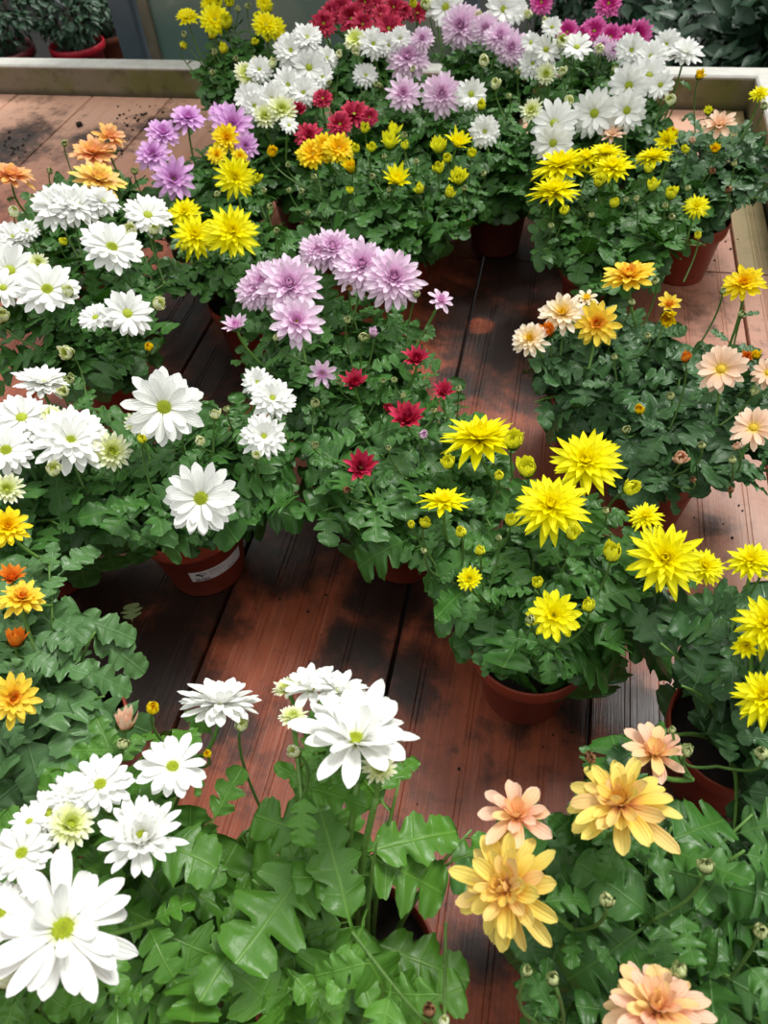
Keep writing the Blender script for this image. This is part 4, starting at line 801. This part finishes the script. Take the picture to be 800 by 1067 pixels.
def rim_material():
    m = bpy.data.materials.new('rim_weathered_aluminium'); t = NT(m)
    tc = t.new('ShaderNodeTexCoord').outputs['Object']; geo = t.new('ShaderNodeNewGeometry'); sep = t.new('ShaderNodeSeparateXYZ'); t.ln(tc, sep.inputs[0])
    n = t.noise(tc, 6, 5, .6); n2 = t.noise(t.mapping(tc, (30, 30, 5)), 1, 4)
    c = t.mix(t.ramp(n2, [(.4, 0.0), (.7, .3)]), srgb(206, 204, 196), srgb(160, 156, 146))
    # green-brown algae film grows on the upright face below the top lip
    low = t.new('ShaderNodeMapRange'); t.ln(sep.outputs[2], low.inputs[0]); low.inputs[1].default_value = BENCH_Z + .076; low.inputs[2].default_value = BENCH_Z + .070
    alg = t.mix(t.ramp(n, [(.4, 0.0), (.62, 1.0)]), srgb(126, 116, 100), srgb(104, 104, 58))
    alg = t.mix(t.ramp(t.noise(tc, 20, 5), [(.52, 0.0), (.75, .8)]), alg, srgb(60, 52, 38))
    dl = t.new('ShaderNodeMapRange'); t.ln(sep.outputs[2], dl.inputs[0]); dl.inputs[1].default_value = BENCH_Z + .02; dl.inputs[2].default_value = BENCH_Z + .0
    alg = t.mix(t.math('MULTIPLY', dl.outputs[0], .8), alg, srgb(40, 32, 26))
    c = t.mix(low.outputs[0], c, alg)
    return t.out(t.principled(c, .5, t.bump(n2, .15, .003), spec=.4))
RIM = rim_material()
mb = MB(); box(mb, XL - .05, .475, 2.095, 2.150, BENCH_Z - .10, BENCH_Z + .08, .004); mb.obj('rear_rim', RIM, bench, smooth=False)
mb = MB(); box(mb, .418, .475, Y0, 2.093, BENCH_Z - .10, BENCH_Z + .084, .004); mb.obj('side_rim', RIM, bench, smooth=False)
mb = MB(); box(mb, XL - .055, XL, Y0, 2.093, BENCH_Z - .10, BENCH_Z + .08, .004); mb.obj('side_rim', RIM, bench, smooth=False)
FRAME = simple_material('bench_frame_steel', srgb(120, 124, 122), .4, .1, 30, .3, metal=.6)
for y in (-.4, .75, 1.95):
    mb = MB(); box(mb, XL, .42, y - .02, y + .02, BENCH_Z - .075, BENCH_Z - .024, .003); mb.obj('crossbar', FRAME, bench, smooth=False)
    for x in (XL + .15, .3):
        mb = MB(); box(mb, x - .02, x + .02, y - .02, y + .02, 0, BENCH_Z - .07, .003); mb.obj('leg', FRAME, bench, smooth=False)

# ------------------------------------------------------------------ soil crumbs, a fallen leaf and petals lying on the boards
cr = MB()
def crumb(p, s):
    t_ = rng.random((8, 3)) * .5 + .6; c = np.array([[x, y, z] for z in (-.5, .5) for y in (-.5, .5) for x in (-.5, .5)]) * t_ * s
    a = rng.random() * 6; R = np.array([[math.cos(a), -math.sin(a), 0], [math.sin(a), math.cos(a), 0], [0, 0, 1]])
    cr.add(c @ R.T * [1, 1, .6] + p + [0, 0, s * .28], [[0, 2, 3, 1], [4, 5, 7, 6], [0, 1, 5, 4], [2, 6, 7, 3], [0, 4, 6, 2], [1, 3, 7, 5]])
for (px, py, sp, n, s) in ((150, 122, 20, 40, .006), (82, 131, 3, 1, .016), (120, 160, 8, 8, .006), (14, 152, 12, 30, .005), (70, 128, 60, 12, .004), (520, 320, 50, 12, .003), (760, 250, 22, 6, .004), (570, 800, 60, 8, .003), (455, 880, 30, 6, .002), (300, 640, 60, 10, .003), (740, 540, 30, 6, .003)):
    for _ in range(n):
        p = P(px + rng.normal() * sp, py + rng.normal() * sp * .45)
        if p[1] < 2.05 and p[0] < .4 and min(np.hypot(*(p[:2] - s_['xy'])) for s_ in PLANTS) > .055: crumb(p, s * rng.uniform(.4, 1.2))
tag(cr.obj('soil_crumbs', SOIL, smooth=False), 'dark crumbs of soil and dry bits scattered over the boards', 'soil', kind='stuff')
FALLEN = simple_material('fallen_leaf_pale', srgb(150, 166, 108), .6, .3, 120, .2)
mb = MB(); a = P(138, 648, .003); b = P(136, 620, .003)
V, Fq, uv = leaf_template(60, 10, .12, 9, .02); d = nz(b - a); n = np.array([0, 0, 1.0]); s = np.cross(n, d); L = .030
mb.add(L * (V[:, 0:1] * d + 1.5 * V[:, 1:2] * s + (.03 * (V[:, 2:3] - V[:, 2].min()) + .01) * n), Fq, None, uv)
tag(mb.obj('fallen_leaf', FALLEN, loc=tuple(a)), 'small pale green leaf lying on the dark boards near the label-bearing pot', 'leaf')

# ------------------------------------------------------------------ the place behind the bench
def floor_material():
    m = bpy.data.materials.new('floor_shade_dark'); t = NT(m)
    tc = t.new('ShaderNodeTexCoord').outputs['Object']; n = t.noise(tc, 3, 6, .6); n2 = t.noise(tc, 60, 4)
    c = t.mix(t.ramp(n, [(.4, 0.0), (.65, 1.0)]), srgb(14, 14, 13), srgb(28, 26, 23))  # near-black floor colour carries the shade beyond the bench
    return t.out(t.principled(c, .7, t.bump(n2, .4, .01), spec=.3))
mb = MB(); box(mb, -7, 7, -3, 9, -.1, 0); tag(mb.obj('floor', floor_material(), smooth=False), kind='structure')
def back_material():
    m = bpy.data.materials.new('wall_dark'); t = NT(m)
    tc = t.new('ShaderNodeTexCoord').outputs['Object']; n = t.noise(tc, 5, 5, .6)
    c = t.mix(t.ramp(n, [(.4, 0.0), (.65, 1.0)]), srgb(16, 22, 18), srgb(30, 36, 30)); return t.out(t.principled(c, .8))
mb = MB(); box(mb, -7, 7, 8.9, 9, 0, 2.6); tag(mb.obj('wall_back', back_material(), smooth=False), kind='structure')

POSTM = simple_material('post_painted_steel', srgb(88, 100, 110), .45, .15, 18, .25)
def post(x, y, label):
    r = empty('greenhouse_post', (x, y, 0), label, 'post')
    mb = MB(); box(mb, -.036, .032, -.03, .03, .012, 2.4, .004); mb.obj('shaft', POSTM, r, smooth=False)
    mb = MB(); box(mb, -.08, .08, -.07, .07, 0, .012, .002); mb.obj('base_plate', POSTM, r, smooth=False)
    return r
pz = P(134, 58, .06); post(pz[0] * 1.02 - .0, 2.33, 'blue-grey steel post behind the rear rim, beside the red tub')
mb = MB(); box(mb, -.34, -.27, 2.30, 2.36, 0, 2.4, .003); tag(mb.obj('pane_post', POSTM, smooth=False), kind='structure')  # second steel post, hidden behind the flowers at the sheet's right end
def pane_material():
    m = bpy.data.materials.new('frosted_sheet'); t = NT(m)
    tc = t.new('ShaderNodeTexCoord').outputs['Object']; n = t.noise(tc, 2.5, 4, .55, .6); n2 = t.noise(tc, 9, 4)
    c = t.mix(t.ramp(n, [(.38, 0.0), (.62, 1.0)]), srgb(120, 146, 138), srgb(168, 170, 154))
    c = t.mix(t.ramp(n2, [(.6, 0.0), (.75, .5)]), c, srgb(214, 212, 196))
    sh = t.principled(c, .28, t.bump(n, .2, .02), spec=.6); return t.out(t.translucent(sh, c, .3))
mb = MB(); box(mb, pz[0] * 1.02 + .045, -.345, 2.335, 2.341, .1, 2.3); tag(mb.obj('window_1', pane_material(), smooth=False), kind='structure')
mb = MB(); box(mb, pz[0] * 1.02 + .042, pz[0] * 1.02 + .075, 2.32, 2.335, .1, 2.3, .003); tag(mb.obj('trim_1', simple_material('pane_frame', srgb(128, 118, 100), .6, .1, 20, .3), smooth=False), kind='structure')

def bush_leaf():
    u = np.linspace(0, 1, 9); w = .26 * np.sin(PI * np.clip(u, 0, 1) ** .85) + .005; v = np.linspace(-1, 1, 5); U, Vv = np.meshgrid(u, v, indexing='ij')
    y = Vv * w[:, None]; return np.stack([U, y, .35 * np.abs(y) - .25 * U ** 2], -1).reshape(-1, 3), grid_faces(9, 5), np.stack([U, y + .5], -1).reshape(-1, 2)
BL = bush_leaf()
def bush(mb, c, rad, n, L):
    for _ in range(n):
        v = nz(rng.normal(size=3)); p = np.array(c) + v * rad * rng.uniform(.72, 1.0)
        d = nz(v + rng.normal(size=3) * .6 + [0, 0, -.15]); nn = nz(v + [0, 0, .9]); nn = nz(nn - d * np.dot(nn, d)); s = np.cross(nn, d); l = L * rng.uniform(.7, 1.3)
        mb.add(p + l * (BL[0][:, 0:1] * d + BL[0][:, 1:2] * s + BL[0][:, 2:3] * nn), BL[1], None, BL[2], (rng.random(), rng.random() * .3))
BUSH = leaf_material('leaf_shrub_shaded', srgb(14, 36, 24), srgb(34, 68, 42), srgb(70, 104, 70), trans=.06)  # shade behind the bench is put into these dark leaf greens
BARK = simple_material('bark', srgb(70, 56, 42), .8, .6, 60, .4)
def shrub(name, loc, rads, n, L, label, group=None, trunkh=.5, cat='shrub'):
    r = empty(name, loc, label, cat, group)
    mb = MB()
    for (cx, cy, cz, rx, ry, rz) in rads: bush(mb, (cx, cy, cz), np.array([rx, ry, rz]), n, L)
    mb.obj('foliage', BUSH, r)
    for k in range(3):
        a = k * 2.1; s = MB(); tube(s, bez(np.array([.03 * math.cos(a), .03 * math.sin(a), 0]), np.array([.05 * math.cos(a), .05 * math.sin(a), trunkh * .6]), np.array([.2 * math.cos(a), .2 * math.sin(a), trunkh]), 7), .014, 7); s.obj('stem', BARK, r)
    return r
shrub('evergreen_shrub', (.95, 3.25, 0), [(0, 0, .6, .55, .45, .50), (.15, .1, .85, .4, .35, .35), (-.2, -.1, .35, .35, .3, .32), (.25, -.2, .25, .4, .3, .25), (-.45, .1, .35, .35, .3, .32)], 620, .085, 'dark glossy evergreen shrub beyond the corner of the bench rim')
shrub('evergreen_shrub', (.25, 4.7, 0), [(0, 0, .45, .6, .45, .42), (-.2, .1, .3, .4, .35, .3), (.6, -.1, .35, .45, .4, .35)], 560, .07, 'dim evergreen shrub behind the magenta chrysanthemum', None)
# tubs of plants on the floor to the left
def tub(loc, s, mat, label, name, leafn=240, rr=.3, sq=False, dead=False):
    r = empty(name, loc, label, 'potted plant')
    mb = MB(); lathe(mb, [(a * s, b * s) for a, b in ((0, .01), (.36, .01), (.38, 0), (.40, .03), (.47, .70), (.53, .71), (.535, .84), (.51, .85), (.49, .80), (.47, .72))], 44); mb.obj('pot', mat, r)
    mb = MB(); lathe(mb, [(0.001, .74 * s), (.475 * s, .74 * s)], 30); mb.obj('soil', SOIL, r)
    mb = MB(); bush(mb, (0, 0, .85 * s + rr * .75), np.array([rr, rr, rr * .75]), int(leafn * 1.8), .042); mb.obj('foliage', BUSH, r)
    for k in range(4):
        a = k * 1.6 + .4; st = MB(); tube(st, bez(np.array([.02 * math.cos(a), .02 * math.sin(a), .72 * s]), np.array([.05 * math.cos(a), .05 * math.sin(a), s]), np.array([rr * .5 * math.cos(a), rr * .5 * math.sin(a), .85 * s + rr]), 7), .008, 6); st.obj('stem', BARK, r)
    return r
RED = pot_material('tub_red_plastic', srgb(186, 20, 44)); TERRA = pot_material('tub_terracotta', srgb(150, 78, 54)); PLUM = pot_material('tub_plum_plastic', srgb(112, 30, 44))
p = P(79, 44, -.52); tub((p[0], p[1], 0), .27, RED, 'round red plastic tub with a leafy plant, on the floor beyond the rim', 'planted_tub', 300, .16)
p = P(109, 33, -.56); tub((p[0], p[1], 0), .22, TERRA, 'terracotta coloured pot with foliage, between the red tub and the steel post', 'planted_tub', 220, .15)
p = P(2, 50, -.495); tub((p[0], p[1], 0), .30, PLUM, 'dark plum tub with dim foliage, left of the red tub', 'planted_tub', 320, .2)
p = P(40, 0, -.4); shrub('evergreen_shrub', (p[0], p[1] + 1.3, 0), [(0, 0, .5, .7, .3, .45), (-.6, .1, .5, .5, .3, .45)], 500, .07, 'dark shrub in the shade at the far left, behind the tubs')
TAGM = simple_material('plant_tag_plastic', srgb(186, 190, 196), .4)
mb = MB(); a = P(50, 36, -.52); b = P(62, 2, -.30); d = nz(b - a); s = nz(np.cross(d, nz(CAM - a))) * .022; th = nz(np.cross(s, d)) * .0015
V = [a - s + th, a + s + th, b + s + th, b - s + th, a - s - th, a + s - th, b + s - th, b - s - th]
mb.add(np.array(V) - a, [[0, 1, 2, 3], [7, 6, 5, 4], [0, 4, 5, 1], [1, 5, 6, 2], [2, 6, 7, 3], [3, 7, 4, 0]])
tag(mb.obj('plant_tag', TAGM, loc=tuple(a), smooth=False), 'pale plastic name tag stuck among the leaves of the red tub', 'plant tag')

# ------------------------------------------------------------------ light: a diffusing greenhouse roof under an overcast sky
w = bpy.data.worlds.new('World'); scene.world = w; w.use_nodes = True; nt = w.node_tree; nt.nodes.clear()
tc = nt.nodes.new('ShaderNodeTexCoord'); sp = nt.nodes.new('ShaderNodeSeparateXYZ'); nt.links.new(tc.outputs['Generated'], sp.inputs[0])
rp = nt.nodes.new('ShaderNodeValToRGB'); nt.links.new(sp.outputs[2], rp.inputs[0])
cr_ = rp.color_ramp; cr_.elements[0].position = .0; cr_.elements[0].color = (.03, .04, .032, 1); cr_.elements[1].position = .75; cr_.elements[1].color = (1.02, 1.03, 1.0, 1)
e = cr_.elements.new(.30); e.color = (.26, .29, .27, 1)
bg = nt.nodes.new('ShaderNodeBackground'); nt.links.new(rp.outputs[0], bg.inputs[0]); bg.inputs[1].default_value = 1.0
wo = nt.nodes.new('ShaderNodeOutputWorld'); nt.links.new(bg.outputs[0], wo.inputs[0])
sun = bpy.data.lights.new('sun', 'SUN'); sun.energy = 2.3; sun.angle = math.radians(22); sun.color = (1, .98, .94)
so = bpy.data.objects.new('sun', sun); COL.objects.link(so)
from mathutils import Vector, Matrix
so.rotation_euler = Vector((-.35, -.55, -1.0)).to_track_quat('-Z', 'Y').to_euler(); so.location = (1, 1.5, 4)

# ------------------------------------------------------------------ camera
cam = bpy.data.cameras.new('camera'); co = bpy.data.objects.new('camera', cam); COL.objects.link(co)
M = Matrix.Identity(4)
for i in range(3):
    M[i][0] = RIGHT[i]; M[i][1] = UP[i]; M[i][2] = -FWD[i]; M[i][3] = CAM[i]
co.matrix_world = M
cam.sensor_fit = 'VERTICAL'; cam.sensor_height = 36; cam.sensor_width = 27; cam.lens = F / 1067 * 36
cam.dof.use_dof = True; cam.dof.focus_distance = .8; cam.dof.aperture_fstop = 11.0
cam.clip_start = .02
scene.camera = co
scene.view_settings.view_transform = 'Standard'; scene.view_settings.look = 'None'; scene.view_settings.gamma = 1; scene.view_settings.exposure = 0.22
scene.view_settings.use_curve_mapping = False
scene.cycles.use_denoising = True
scene.cycles.max_bounces = 8
